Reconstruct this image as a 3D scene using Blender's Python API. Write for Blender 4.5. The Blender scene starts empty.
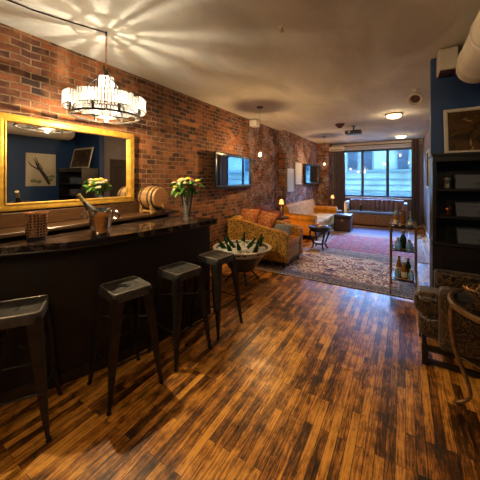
import bpy, bmesh, math, random
from mathutils import Vector, Matrix, Euler
random.seed(7)
C = bpy.context.scene.collection
PI = math.pi
R = math.radians

# ------------------------------------------------------------------ mesh helpers
class MB:
    def __init__(s): s.bm = bmesh.new()
    def box(s, x0, x1, y0, y1, z0, z1, bev=0.0, seg=1, M=None, mi=0):
        r = bmesh.ops.create_cube(s.bm, size=1)
        vs = r['verts']
        for v in vs:
            v.co = Vector(((x0+x1)/2 + v.co.x*(x1-x0), (y0+y1)/2 + v.co.y*(y1-y0), (z0+z1)/2 + v.co.z*(z1-z0)))
        if bev > 0:
            es = list({e for v in vs for e in v.link_edges})
            rr = bmesh.ops.bevel(s.bm, geom=es, offset=bev, segments=seg, affect='EDGES', profile=0.5)
            vs = list({v for f in rr['faces'] for v in f.verts} | {v for v in vs if v.is_valid})
        fs = {f for v in vs for f in v.link_faces}
        for f in fs: f.material_index = mi
        if M is not None:
            for v in vs: v.co = M @ v.co
        return s
    def loft(s, rings, cap=True, closed=True, mi=0):
        rv = [[s.bm.verts.new(p) for p in r] for r in rings]
        n = len(rv[0])
        for a, b in zip(rv, rv[1:]):
            for i in range(n if closed else n-1):
                j = (i+1) % n
                try:
                    f = s.bm.faces.new((a[i], a[j], b[j], b[i])); f.material_index = mi
                except ValueError: pass
        if cap:
            for r in (rv[0][::-1], rv[-1]):
                try:
                    f = s.bm.faces.new(r); f.material_index = mi
                except ValueError: pass
        return s
    def lathe(s, prof, c=(0,0,0), seg=24, M=None, cap=True, mi=0):
        rings = []
        for (r, z) in prof:
            ring = []
            for i in range(seg):
                a = 2*PI*i/seg
                p = Vector((r*math.cos(a), r*math.sin(a), z))
                if M is not None: p = M @ p
                ring.append(p + Vector(c))
            rings.append(ring)
        return s.loft(rings, cap, mi=mi)
    def tube(s, pts, r, seg=8, cap=True, mi=0):
        pts = [Vector(p) for p in pts]
        rs = r if isinstance(r, (list, tuple)) else [r]*len(pts)
        rings = []; up = None
        for i, p in enumerate(pts):
            d = (pts[min(i+1, len(pts)-1)] - pts[max(i-1, 0)])
            if d.length < 1e-9: d = Vector((0,0,1))
            d.normalize()
            if up is None:
                up = Vector((0,0,1)) if abs(d.z) < .9 else Vector((1,0,0))
            u = d.cross(up)
            if u.length < 1e-6: u = d.cross(Vector((0,1,0)))
            u.normalize(); w = u.cross(d).normalized(); up = w
            rings.append([p + (u*math.cos(2*PI*k/seg) + w*math.sin(2*PI*k/seg))*rs[i] for k in range(seg)])
        return s.loft(rings, cap, mi=mi)
    def prism(s, poly, z0, z1, mi=0):
        return s.loft([[Vector((x, y, z0)) for x, y in poly], [Vector((x, y, z1)) for x, y in poly]], mi=mi)
    def sphere(s, c, r, seg=12, rings=8, sc=(1,1,1), mi=0):
        m = Matrix.Translation(c) @ Matrix.Diagonal((r*sc[0], r*sc[1], r*sc[2], 1))
        k = bmesh.ops.create_uvsphere(s.bm, u_segments=seg, v_segments=rings, radius=1, matrix=m)
        for f in {f for v in k['verts'] for f in v.link_faces}: f.material_index = mi
        return s
    def torus(s, R0, r, c=(0,0,0), seg=40, sg=8, M=None, mi=0):
        pts = []
        n0 = len(s.bm.verts); vs = []
        for i in range(seg):
            a = 2*PI*i/seg
            row = []
            for k in range(sg):
                b = 2*PI*k/sg
                p = Vector(((R0 + r*math.cos(b))*math.cos(a), (R0 + r*math.cos(b))*math.sin(a), r*math.sin(b)))
                if M is not None: p = M @ p
                row.append(s.bm.verts.new(p + Vector(c)))
            vs.append(row)
        for i in range(seg):
            for k in range(sg):
                f = s.bm.faces.new((vs[i][k], vs[(i+1)%seg][k], vs[(i+1)%seg][(k+1)%sg], vs[i][(k+1)%sg])); f.material_index = mi
        return s
    def pillow(s, w, h, t, n=10, M=None, p=.5):
        g = {}
        for side in (1, -1):
            for i in range(n+1):
                for j in range(n+1):
                    u = -1+2*i/n; v = -1+2*j/n
                    edge = max(abs(u), abs(v)) > .999
                    if side < 0 and edge: g[(side, i, j)] = g[(1, i, j)]; continue
                    k = max(0, (1-u*u)*(1-v*v))**p
                    pin = 1 - .07*(1-(u*u)*(v*v))*(abs(u)**4+abs(v)**4)*.5
                    q = Vector((u*w/2*pin, v*h/2*pin, side*t/2*k))
                    if M is not None: q = M @ q
                    g[(side, i, j)] = s.bm.verts.new(q)
            for i in range(n):
                for j in range(n):
                    q = [g[(side,i,j)], g[(side,i+1,j)], g[(side,i+1,j+1)], g[(side,i,j+1)]]
                    try: s.bm.faces.new(q if side > 0 else q[::-1])
                    except ValueError: pass
        return s

def obj(name, mb, mats, parent=None, loc=None, rot=None, smooth=35, kind=None):
    bmesh.ops.recalc_face_normals(mb.bm, faces=mb.bm.faces[:])
    me = bpy.data.meshes.new(name); mb.bm.to_mesh(me); mb.bm.free()
    for m in (mats if isinstance(mats, (list, tuple)) else [mats]): me.materials.append(m)
    if smooth:
        for p in me.polygons: p.use_smooth = True
        me.set_sharp_from_angle(angle=R(smooth))
    o = bpy.data.objects.new(name, me); C.objects.link(o)
    if parent: o.parent = parent
    if loc: o.location = loc
    if rot: o.rotation_euler = rot
    if kind: o['kind'] = kind
    return o
def tag(o, label, cat, group=None, kind=None):
    o['label'] = label; o['category'] = cat
    if group: o['group'] = group
    if kind: o['kind'] = kind
    return o
def thing(name, label, cat, loc=(0,0,0), rz=0, group=None):
    o = bpy.data.objects.new(name, None); C.objects.link(o)
    o.empty_display_size = .1
    o.location = loc; o.rotation_euler = (0,0,rz)
    return tag(o, label, cat, group)
def struct(name, mb, m, smooth=0): return obj(name, mb, m, kind='structure', smooth=smooth)
def dup(o, loc=None, rz=None, label=None, parent=None):
    c = o.copy(); C.objects.link(c)
    if parent: c.parent = parent
    if loc is not None: c.location = loc
    if rz is not None: c.rotation_euler = (0,0,rz)
    if label: c['label'] = label
    for ch in [k for k in list(C.objects) if k.parent == o]: dup(ch, parent=c)
    return c
def light(parent, kind, loc, e, col, rad=.03, name='light', rot=None, size=None, spot=None):
    l = bpy.data.lights.new(name, kind); l.energy = e; l.color = col
    if kind in ('POINT', 'SPOT'): l.shadow_soft_size = rad
    if kind == 'SPOT': l.spot_size = R(spot); l.spot_blend = .6
    if kind == 'AREA': l.size = size
    o = bpy.data.objects.new(name, l); C.objects.link(o); o.location = loc
    if rot: o.rotation_euler = rot
    if parent: o.parent = parent
    return o

# ------------------------------------------------------------------ material helpers
class NT:
    def __init__(s, name):
        s.m = bpy.data.materials.new(name); s.m.use_nodes = True
        s.t = s.m.node_tree; s.n = s.t.nodes; s.l = s.t.links
        s.p = s.n['Principled BSDF']; s.out = s.n['Material Output']
    def new(s, ty, **kw):
        k = s.n.new(ty)
        for a, b in kw.items():
            if a.startswith('i_'):
                key = a[2:].replace('_', ' ')
                k.inputs[int(key) if key.isdigit() else key].default_value = b
            else: setattr(k, a, b)
        return k
    def link(s, a, b): s.l.new(a, b)
    def math(s, op, a, b=None, c=None, clamp=False):
        k = s.n.new('ShaderNodeMath'); k.operation = op; k.use_clamp = clamp
        for i, v in enumerate((a, b, c)):
            if v is None: continue
            if isinstance(v, (int, float)): k.inputs[i].default_value = v
            else: s.l.new(v, k.inputs[i])
        return k.outputs[0]
    def ramp(s, fac, stops, interp='LINEAR'):
        k = s.n.new('ShaderNodeValToRGB'); k.color_ramp.interpolation = interp
        e = k.color_ramp.elements
        while len(e) < len(stops): e.new(.5)
        for q, (p, c) in zip(e, stops): q.position = p; q.color = (*c, 1)
        s.l.new(fac, k.inputs[0]); return k.outputs[0]
    def mix(s, fac, a, b, blend='MIX'):
        k = s.n.new('ShaderNodeMix'); k.data_type = 'RGBA'; k.blend_type = blend
        for sock, v in ((k.inputs[0], fac), (k.inputs[6], a), (k.inputs[7], b)):
            if isinstance(v, (int, float)): sock.default_value = v
            elif isinstance(v, tuple): sock.default_value = (*v, 1) if len(v) == 3 else v
            else: s.l.new(v, sock)
        return k.outputs[2]
    def noise(s, vec, scale, detail=3, rough=.55, dist=0):
        k = s.new('ShaderNodeTexNoise'); k.inputs['Scale'].default_value = scale
        k.inputs['Detail'].default_value = detail; k.inputs['Roughness'].default_value = rough
        k.inputs['Distortion'].default_value = dist
        if vec is not None: s.l.new(vec, k.inputs['Vector'])
        return k.outputs['Fac']
    def voro(s, vec, scale, feature='F1', out='Distance', rnd=1.0):
        k = s.new('ShaderNodeTexVoronoi'); k.feature = feature; k.inputs['Scale'].default_value = scale
        k.inputs['Randomness'].default_value = rnd
        if vec is not None: s.l.new(vec, k.inputs['Vector'])
        return k.outputs[out]
    def obj(s): return s.new('ShaderNodeTexCoord').outputs['Object']
    def xyz(s, v):
        k = s.new('ShaderNodeSeparateXYZ'); s.l.new(v, k.inputs[0]); return k.outputs
    def comb(s, x, y, z=0.0):
        k = s.new('ShaderNodeCombineXYZ')
        for i, v in enumerate((x, y, z)):
            if isinstance(v, (int, float)): k.inputs[i].default_value = v
            else: s.l.new(v, k.inputs[i])
        return k.outputs[0]
    def bump(s, h, strength=.3, dist=.01):
        k = s.new('ShaderNodeBump'); k.inputs['Strength'].default_value = strength; k.inputs['Distance'].default_value = dist
        s.l.new(h, k.inputs['Height']); s.l.new(k.outputs[0], s.p.inputs['Normal'])
    def base(s, c):
        if isinstance(c, tuple): s.p.inputs['Base Color'].default_value = (*c, 1)
        else: s.l.new(c, s.p.inputs['Base Color'])
    def set(s, **kw):
        for a, b in kw.items():
            i = s.p.inputs[a.replace('_', ' ')]
            i.default_value = b
        return s

def simple(name, col, rough=.5, metal=0, var=.15, scale=20, bump=0, sheen=0, coat=0, bscale=None):
    n = NT(name); v = n.obj()
    f = n.noise(v, scale)
    lo = tuple(c*(1-var) for c in col); hi = tuple(min(1, c*(1+var)) for c in col)
    n.base(n.ramp(f, [(.3, lo), (.7, hi)]))
    n.set(Roughness=rough, Metallic=metal)
    if sheen: n.set(Sheen_Weight=sheen)
    if coat: n.set(Coat_Weight=coat)
    if bump: n.bump(n.noise(v, bscale or scale*3, 4), bump, .004)
    return n.m
def emit(name, col, st):
    n = NT(name); n.base(col); n.set(Emission_Strength=st); n.p.inputs['Emission Color'].default_value = (*col, 1); return n.m
def bulb_mat(name, col, st, tr=.8):
    n = NT(name); e = n.new('ShaderNodeEmission'); e.inputs[0].default_value = (*col, 1); e.inputs[1].default_value = st/(1-tr)
    t = n.new('ShaderNodeBsdfTransparent'); m = n.new('ShaderNodeMixShader'); m.inputs[0].default_value = 1-tr
    n.link(t.outputs[0], m.inputs[1]); n.link(e.outputs[0], m.inputs[2]); n.link(m.outputs[0], n.out.inputs[0]); return n.m
def glass(name, col, tr=.75, rough=.03):
    n = NT(name)
    t = n.new('ShaderNodeBsdfTransparent'); t.inputs[0].default_value = (*col, 1)
    g = n.new('ShaderNodeBsdfGlossy'); g.inputs['Roughness'].default_value = rough
    d = n.new('ShaderNodeBsdfDiffuse'); d.inputs[0].default_value = (*col, 1)
    m1 = n.new('ShaderNodeMixShader'); m1.inputs[0].default_value = 1-tr
    n.link(t.outputs[0], m1.inputs[1]); n.link(d.outputs[0], m1.inputs[2])
    fr = n.new('ShaderNodeFresnel'); fr.inputs[0].default_value = 1.45
    m2 = n.new('ShaderNodeMixShader'); n.link(fr.outputs[0], m2.inputs[0])
    n.link(m1.outputs[0], m2.inputs[1]); n.link(g.outputs[0], m2.inputs[2])
    n.link(m2.outputs[0], n.out.inputs[0]); return n.m

def brick_mat():
    n = NT('brick'); o = n.obj()
    x, y, z = n.xyz(o)[:3]
    g = n.new('ShaderNodeNewGeometry')
    nx = n.math('ABSOLUTE', n.xyz(g.outputs['Normal'])[0])
    sel = n.math('GREATER_THAN', nx, .5)
    mx = n.new('ShaderNodeMix'); n.link(sel, mx.inputs[0]); n.link(x, mx.inputs[2]); n.link(y, mx.inputs[3])
    u = mx.outputs[0]
    wob = n.math('MULTIPLY', n.math('SUBTRACT', n.noise(o, 4, 3), .5), .05)
    vec = n.comb(u, n.math('ADD', z, wob))
    b = n.new('ShaderNodeTexBrick'); n.link(vec, b.inputs['Vector'])
    b.inputs['Color1'].default_value = (0,0,0,1); b.inputs['Color2'].default_value = (1,1,1,1)
    b.inputs['Mortar'].default_value = (.5,.5,.5,1)
    b.inputs['Scale'].default_value = 1; b.inputs['Mortar Size'].default_value = .007
    b.inputs['Mortar Smooth'].default_value = .3; b.inputs['Brick Width'].default_value = .158; b.inputs['Row Height'].default_value = .066
    b.offset = .5
    col = n.ramp(b.outputs['Color'], [(0, (.022,.010,.006)), (.2, (.07,.021,.009)), (.5, (.16,.042,.012)), (.8, (.29,.080,.018)), (1, (.46,.16,.042))])
    blot = n.noise(o, 1.6, 4, .6)
    col = n.mix(n.ramp(blot, [(.40, (0,0,0)), (.62, (.7,.7,.7))]), col, (.05,.018,.010))
    col = n.mix(n.ramp(n.noise(o, 2.3, 4, .65), [(.48, (0,0,0)), (.68, (.55,.55,.55))]), col, (.55,.20,.055))
    fine = n.noise(o, 45, 4, .7)
    col = n.mix(.75, col, n.ramp(fine, [(.25, (.45,.45,.45)), (.75, (1.3,1.25,1.2))]), 'MULTIPLY')
    col = n.mix(b.outputs['Fac'], col, n.mix(n.noise(o, 14, 2), (.06,.03,.016), (.42,.27,.13)))
    # whitewash residue, more of it deep in the room
    ww = n.math('MULTIPLY', n.ramp(n.noise(o, 2.6, 5, .7), [(.46, (0,0,0)), (.60, (1,1,1))]),
                n.ramp(n.math('DIVIDE', y, 11), [(.38, (0,0,0)), (.54, (1,1,1))]))
    ww = n.math('MULTIPLY', ww, n.ramp(n.noise(o, 22, 3, .7), [(.42, (0,0,0)), (.6, (1,1,1))]))
    col = n.mix(ww, col, (.58,.50,.52))
    n.base(col); n.set(Roughness=.8)
    h = n.math('ADD', n.math('MULTIPLY', b.outputs['Fac'], -1), n.math('MULTIPLY', fine, .6))
    n.bump(h, .8, .008); return n.m
def floor_mat():
    n = NT('wood_floor'); o = n.obj(); x, y, z = n.xyz(o)[:3]
    vec = n.comb(y, x)
    b = n.new('ShaderNodeTexBrick'); n.link(vec, b.inputs['Vector'])
    b.inputs['Color1'].default_value = (0,0,0,1); b.inputs['Color2'].default_value = (1,1,1,1); b.inputs['Mortar'].default_value = (0,0,0,1)
    b.inputs['Scale'].default_value = 1; b.inputs['Mortar Size'].default_value = .0016; b.inputs['Mortar Smooth'].default_value = .1
    b.inputs['Brick Width'].default_value = .66; b.inputs['Row Height'].default_value = .051; b.offset = .37
    bias = b.outputs['Color']
    g1 = n.noise(n.comb(n.math('MULTIPLY', x, 75), n.math('MULTIPLY', y, 5.5), n.math('MULTIPLY', bias, 30)), 1, 5, .65, 1.2)
    stain = n.noise(o, 1.7, 6, .65)
    blot = n.noise(o, 8, 5, .7)
    v = n.math('ADD', n.math('MULTIPLY', bias, .24), n.math('ADD', n.math('MULTIPLY', g1, .80), n.math('ADD', n.math('MULTIPLY', stain, .55), n.math('MULTIPLY', blot, .45))))
    col = n.ramp(v, [(.62, (.006,.003,.001)), (.75, (.10,.034,.006)), (.86, (.40,.145,.017)), (1.0, (.82,.38,.06))])
    # ramp input may exceed one: compress
    col_in = n.math('SUBTRACT', v, .165)
    rmp = [k for k in n.n if k.type == 'VALTORGB'][-1]; n.link(col_in, rmp.inputs[0])
    gap = b.outputs['Fac']
    col = n.mix(gap, col, (.006,.003,.002))
    n.base(col); n.set(Specular_IOR_Level=.5)
    n.link(n.ramp(n.noise(o, 6, 4), [(.3, (.26,.26,.26)), (.75, (.48,.48,.48))]), n.p.inputs['Roughness'])
    n.bump(n.math('ADD', n.math('MULTIPLY', gap, -1), n.math('MULTIPLY', g1, .5)), .35, .003); return n.m
def wood(name, c0, c1, rough=.4, axis='x', sc=1.0, coat=0):
    n = NT(name); o = n.obj(); x, y, z = n.xyz(o)[:3]
    m = {'x': (3, 40, 40), 'y': (40, 3, 40), 'z': (40, 40, 3)}[axis]
    f = n.noise(n.comb(n.math('MULTIPLY', x, m[0]*sc), n.math('MULTIPLY', y, m[1]*sc), n.math('MULTIPLY', z, m[2]*sc)), 1, 4, .6, .8)
    n.base(n.ramp(f, [(.3, c0), (.7, c1)])); n.set(Roughness=rough, Coat_Weight=coat); n.bump(f, .15, .002); return n.m
def damask(name, c0, c1, scale, rough=.7, dark=None, sheen=.08):
    n = NT(name); o = n.obj()
    d = n.voro(o, scale, 'SMOOTH_F1')
    f = n.math('ADD', n.math('MULTIPLY', n.math('SINE', n.math('MULTIPLY', d, 22)), .5), n.math('MULTIPLY', n.noise(o, scale*1.5, 3), .8))
    c = n.ramp(f, [(.15, c0), (.45, c1), (.8, c0)] if dark is None else [(.1, dark), (.35, c0), (.6, c1), (.9, c0)])
    n.base(c); n.set(Roughness=rough, Sheen_Weight=sheen); n.bump(f, .3, .003); return n.m
def spots_mat(name, c0, c1, scale, dark):
    n = NT(name); o = n.obj()
    d = n.voro(o, scale, 'F1', rnd=.7)
    c = n.ramp(d, [(.18, dark), (.36, c1), (.46, c0)])
    c = n.mix(n.ramp(n.noise(o, 5, 3), [(.45, (0,0,0)), (.7, (.5,.5,.5))]), c, c1)
    n.base(c); n.set(Roughness=.7); n.bump(d, .3, .003); return n.m
def rug_mat(name, ground, motif, dark, light_, scale, sx=1, sy=1):
    n = NT(name); o = n.obj(); x, y, z = n.xyz(o)[:3]
    ax = n.math('ABSOLUTE', x)
    v = n.comb(n.math('MULTIPLY', ax, sx), n.math('MULTIPLY', y, sy))
    d = n.voro(v, scale, 'F1', rnd=.25)
    e = n.voro(v, scale*3.1, 'F1', rnd=.8)
    c = n.ramp(d, [(0, light_), (.08, dark), (.18, motif), (.28, light_), (.33, dark), (.39, ground), (.50, motif), (.56, ground)], 'CONSTANT')
    c2 = n.ramp(e, [(0, motif), (.18, dark), (.30, light_), (.36, ground), (.5, motif)], 'CONSTANT')
    k = n.math('GREATER_THAN', n.noise(v, scale*1.3, 2), .5)
    c = n.mix(k, c, c2)
    c = n.mix(.5, c, n.ramp(n.noise(o, 60, 3), [(.3, (.6,.6,.6)), (.7, (1.4,1.4,1.4))]), 'MULTIPLY')
    n.base(c); n.set(Roughness=.95, Sheen_Weight=.2); n.bump(n.noise(o, 250, 2), .4, .003); return n.m
def art(name, cols, scale, dist=1.5):
    n = NT(name); o = n.obj(); f = n.noise(o, scale, 5, .6, dist)
    k = len(cols); n.base(n.ramp(f, [(.3+.4*i/(k-1), c) for i, c in enumerate(cols)])); n.set(Roughness=.35); return n.m

M = {}
M['brick'] = brick_mat(); M['floor'] = floor_mat()
n = NT('ceiling_plaster'); o_ = n.obj(); q = n.xyz(o_)
f_ = n.noise(n.comb(n.math('MULTIPLY', q[0], 1.2), n.math('MULTIPLY', q[1], .5)), 1.4, 5, .6, .6)
n.base(n.ramp(f_, [(.25, (.46,.44,.36)), (.75, (.76,.74,.64))])); n.set(Roughness=.85); n.bump(f_, .5, .05); M['ceiling'] = n.m
M['navy'] = simple('navy_paint', (.014,.050,.15), .5, var=.1, scale=3, bump=.1, bscale=120)
M['bronze'] = simple('dark_bronze', (.30,.18,.085), .35, .8, var=.35, scale=25)
M['cream'] = simple('cream_metal', (.62,.55,.42), .4, var=.06, scale=6)
M['white'] = simple('white_paint', (.7,.69,.66), .5, var=.05)
M['taupe'] = simple('taupe_wall', (.22,.19,.18), .7, var=.1, scale=4)
M['gold'] = simple('gold_leaf_frame', (.55,.31,.045), .42, .45, var=.3, scale=14, bump=.2)
M['brass'] = simple('aged_brass', (.42,.26,.11), .33, .9, var=.25, scale=25)
M['darkwood'] = wood('dark_wood', (.012,.007,.004), (.04,.022,.012), .32, 'y')
M['espresso'] = wood('espresso_wood', (.005,.004,.004), (.015,.011,.009), .35, 'x')
M['backwood'] = wood('walnut_back_bar', (.03,.014,.006), (.10,.045,.017), .3, 'y')
M['barfront'] = simple('black_brown_bar_panel', (.010,.006,.004), .55, var=.25, scale=8)
n = NT('polished_bar_top'); o_ = n.obj(); f_ = n.noise(o_, 3.5, 7, .7, 2.5)
n.base(n.ramp(f_, [(.35, (.006,.004,.003)), (.55, (.03,.018,.012)), (.62, (.12,.10,.09)), (.66, (.02,.012,.01))])); n.set(Roughness=.1, Coat_Weight=.4); M['bartop'] = n.m
M['stoolmetal'] = simple('gunmetal_steel', (.085,.078,.068), .45, .6, var=.35, scale=18, bump=.08)
M['stoolleg'] = simple('black_painted_steel', (.028,.023,.020), .42, .5, var=.4, scale=18)
M['rubber'] = simple('black_rubber', (.01,.01,.01), .8)
M['chrome'] = simple('nickel', (.75,.73,.70), .14, 1, var=.05)
M['steel'] = simple('silver_bucket', (.72,.66,.58), .13, 1, var=.08, scale=5)
M['iron'] = simple('dark_iron', (.05,.045,.04), .4, .8, var=.3)
n = NT('mirror_glass'); n.base((.88,.90,.90)); n.set(Roughness=.012, Metallic=1); M['mirror'] = n.m
n = NT('screen_glass'); n.base((.55,.72,.85)); n.set(Roughness=.02, Metallic=1); M['screen'] = n.m
M['blackframe'] = simple('black_frame', (.008,.012,.022), .3, var=.2)
M['golddamask'] = spots_mat('gold_damask', (.52,.27,.035), (.24,.11,.012), 24, dark=(.07,.028,.006))
M['goldvelvet'] = simple('gold_velvet', (.60,.25,.008), .75, var=.25, scale=9)
M['rust'] = damask('rust_cushion', (.32,.060,.012), (.10,.014,.008), 16, dark=(.45,.20,.03))
M['redleather'] = simple('red_brown_leather', (.17,.035,.015), .45, var=.35, scale=10, bump=.2)
M['leopard'] = damask('dark_patterned_velvet', (.012,.008,.006), (.19,.105,.032), 19, rough=.28, dark=(.008,.006,.004), sheen=.12)
M['greyfabric'] = simple('blue_grey_fabric', (.10,.11,.14), .8, var=.4, scale=18, sheen=.4)
M['tuft'] = simple('mauve_grey_velvet', (.20,.14,.16), .6, var=.3, scale=10, sheen=.12)
M['benchbase'] = damask('patterned_bench_base', (.30,.16,.06), (.08,.05,.03), 9)
M['bluegrey'] = simple('seat_blue', (.12,.19,.26), .6, var=.2)
n = NT('striped_curtain'); o_ = n.obj(); q = n.xyz(o_)
f_ = n.noise(n.comb(n.math('MULTIPLY', q[0], 24), n.math('MULTIPLY', q[1], 24), n.math('MULTIPLY', q[2], .4)), 1, 2)
n.base(n.ramp(f_, [(.3, (.03,.012,.01)), (.45, (.10,.018,.01)), (.52, (.02,.02,.012)), (.62, (.06,.04,.012)), (.75, (.03,.02,.02))])); n.set(Roughness=.8, Sheen_Weight=.3); M['curtain_r'] = n.m
M['curtain_l'] = simple('grey_brown_curtain', (.15,.11,.10), .8, var=.25, scale=9, sheen=.08)
M['rug1'] = rug_mat('beige_rug_field', (.86,.66,.40), (.28,.09,.05), (.03,.025,.03), (.85,.72,.52), 3.0)
M['rug1b'] = rug_mat('dark_rug_border', (.035,.025,.022), (.30,.20,.12), (.02,.015,.015), (.42,.33,.23), 5.5, 1.0, 1.0)
M['rug2'] = rug_mat('red_rug_field', (.55,.045,.035), (.24,.025,.04), (.08,.015,.04), (.66,.32,.27), 3.4)
M['rug2b'] = rug_mat('red_rug_border', (.20,.05,.05), (.40,.24,.16), (.05,.03,.07), (.42,.30,.22), 6)
M['rug3'] = rug_mat('navy_rug_field', (.030,.025,.15), (.06,.03,.12), (.012,.012,.05), (.20,.10,.20), 3.4)
M['rug3b'] = rug_mat('navy_rug_border', (.05,.025,.09), (.30,.15,.16), (.02,.02,.06), (.32,.22,.22), 6)
M['fringe'] = simple('rug_fringe', (.55,.47,.36), .9, var=.3, scale=60)
M['blackleather'] = simple('black_leather_trunk', (.022,.018,.020), .35, var=.3, scale=12, bump=.15)
M['trunkside'] = simple('brown_trunk_side', (.07,.03,.02), .45, var=.4, scale=8)
n = NT('crystal')
t_ = n.new('ShaderNodeBsdfTransparent'); t_.inputs[0].default_value = (1,.99,.97,1)
g_ = n.new('ShaderNodeBsdfGlossy'); g_.inputs['Roughness'].default_value = .08
tl = n.new('ShaderNodeBsdfTranslucent'); tl.inputs[0].default_value = (.9,.88,.84,1)
m1 = n.new('ShaderNodeMixShader'); m1.inputs[0].default_value = .38; m2 = n.new('ShaderNodeMixShader'); m2.inputs[0].default_value = .30
n.link(t_.outputs[0], m1.inputs[1]); n.link(tl.outputs[0], m1.inputs[2]); n.link(m1.outputs[0], m2.inputs[1]); n.link(g_.outputs[0], m2.inputs[2]); n.link(m2.outputs[0], n.out.inputs[0])
M['crystal'] = n.m
M['glass'] = glass('clear_glass', (.93,.97,.95), .92)
M['pane'] = glass('window_pane', (.96,.99,1.0), .97)
M['greenglass'] = glass('dark_green_glass', (.012,.045,.016), .15, .05)
M['amber'] = glass('amber_glass', (.40,.15,.03), .35)
M['blueglass'] = glass('pale_blue_glass', (.45,.75,.9), .6)
M['foil'] = simple('champagne_foil', (.45,.36,.18), .35, .8)
M['label'] = simple('cream_paper', (.6,.55,.42), .7)
M['leaf'] = simple('leaf_green', (.09,.22,.03), .5, var=.5, scale=30)
M['darkleaf'] = simple('dark_leaf', (.03,.09,.02), .5, var=.4, scale=30)
M['petal_y'] = simple('yellow_petal', (.85,.55,.08), .6, var=.2, scale=50)
M['petal_w'] = simple('cream_petal', (.75,.60,.42), .6, var=.2, scale=50)
M['petal_r'] = simple('rust_petal', (.38,.09,.05), .6, var=.3, scale=50)
M['ice'] = simple('ice', (.70,.72,.66), .35, var=.2, scale=40, bump=.4)
M['tub'] = simple('zinc_tub', (.14,.125,.10), .45, .6, var=.25, scale=8)
M['tubrim'] = simple('pale_tub_rim', (.62,.58,.48), .35, .2, var=.08)
M['oak'] = wood('barrel_oak', (.18,.085,.025), (.38,.21,.07), .45, 'x', .8)
M['oakhead'] = wood('barrel_head_oak', (.26,.10,.03), (.42,.18,.05), .45, 'y', .8)
M['boxgrey'] = simple('grey_storage_box', (.075,.085,.115), .6, var=.12, scale=30, bump=.2)
M['bulb'] = bulb_mat('warm_bulb', (1, .62, .25), 3.5)
M['chbulb'] = bulb_mat('chandelier_bulb', (1, .90, .74), 1.5)
M['shade_glow'] = emit('lamp_shade_glow', (1, .42, .12), 1.0)
M['flush_glow'] = emit('flush_glass_glow', (1, .72, .42), 3)
M['facade'] = simple('pale_stone', (.020,.026,.0185), .8, var=.35, scale=.8)
M['facadeled'] = simple('stone_ledge', (.009,.014,.0115), .8, var=.1, scale=2)
M['fwin'] = simple('dark_street_window', (.002,.004,.0045), .2, var=.3, scale=2)
for k_ in ('facade', 'facadeled', 'fwin'): M[k_].node_tree.nodes['Principled BSDF'].inputs['Specular IOR Level'].default_value = 0
M['asphalt'] = simple('asphalt', (.10,.11,.12), .9)
M['winframe'] = simple('dark_blue_window_frame', (.012,.030,.075), .4, var=.1)
M['art_gold'] = art('amber_painting', [(.008,.005,.003), (.02,.010,.004), (.09,.04,.01), (.02,.01,.004), (.45,.27,.08)], 7)
M['art_blue'] = art('blue_print', [(.62,.62,.60), (.62,.62,.60), (.60,.61,.60), (.12,.28,.40)], 2.2, .6)
M['art_paper'] = art('botanical_paper', [(.50,.42,.30), (.60,.52,.40)], 3)
M['ink'] = simple('ink_brown', (.05,.03,.03), .6)
M['inkgreen'] = simple('ink_green', (.16,.22,.10), .6)
M['silverframe'] = simple('silver_frame', (.55,.47,.36), .35, .5, var=.15)
M['paleframe'] = simple('pale_wood_frame', (.52,.46,.37), .5, var=.1)
M['stoolrim'] = simple('pale_steel_edge', (.42,.39,.34), .35, .8)  # lighter steel colour for the seat rim
M['candle'] = simple('candle_wax', (.75,.62,.42), .5)
M['doorwood'] = wood('brown_door', (.020,.012,.008), (.045,.028,.018), .45, 'z')
M['copper'] = simple('copper', (.6,.22,.09), .3, .9)

# ------------------------------------------------------------------ room shell
H = 2.93
XN, XR = 4.3, 3.55
YB, YT, YF = -2.4, 3.75, 11.0
struct('floor', MB().box(-.3, 4.5, -2.6, 11.3, -.12, 0), M['floor'])
struct('ceiling', MB().box(-.3, 4.5, -2.6, 11.3, H, H+.12), M['ceiling'])
struct('wall_left', MB().box(-.2, 0, -2.6, 7.11, 0, H), M['brick'])
struct('wall_left', MB().box(-.2, .19, 7.11, 10.36, 0, H), M['brick'])
struct('wall_left', MB().box(-.2, .60, 10.36, 11.2, 0, H), M['brick'])
struct('wall_right', MB().box(XN, XN+.2, -2.6, YT+.15, 0, H), M['navy'])
struct('wall_right_end', MB().box(3.26, XN, YT, YT+.12, 0, H), M['navy'])
b = MB(); DY0, DY1, DZ = 4.20, 4.95, 2.09
b.box(XR, XR+.15, YT+.12, DY0, 0, H); b.box(XR, XR+.15, DY0, DY1, DZ, H); b.box(XR, XR+.15, DY1, YF+.2, 0, H)
struct('wall_right_far', b, M['taupe'])
d = struct('door_1', MB().box(XR+.04, XR+.09, DY0, DY1, 0, DZ), M['doorwood'])
b = MB()
for z0, z1 in ((.2, .95), (1.1, 1.9)): b.box(XR+.028, XR+.042, DY0+.12, DY1-.12, z0, z1, .008)
obj('door_panel', b, M['doorwood'], d)
obj('door_handle', MB().tube([(XR+.04, DY1-.08, 1.0), (XR-.02, DY1-.08, 1.0), (XR-.02, DY1-.18, 1.0)], .008), M['brass'], d)
struct('wall_back', MB().box(-.2, 4.5, YB-.2, YB, 0, H), M['navy'])
WX0, WX1, WZ0, WZ1 = .88, 3.30, .93, 2.66
b = MB()
b.box(.55, WX0, YF, YF+.2, 0, H); b.box(WX1, 3.75, YF, YF+.2, 0, H); b.box(WX0, WX1, YF, YF+.2, 0, WZ0); b.box(WX0, WX1, YF, YF+.2, WZ1, H)
struct('wall_far', b, M['taupe'])
struct('trim_1', MB().box(.62, 3.53, YF-.22, YF-.001, 2.74, 2.90, .01), M['cream'])
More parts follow.
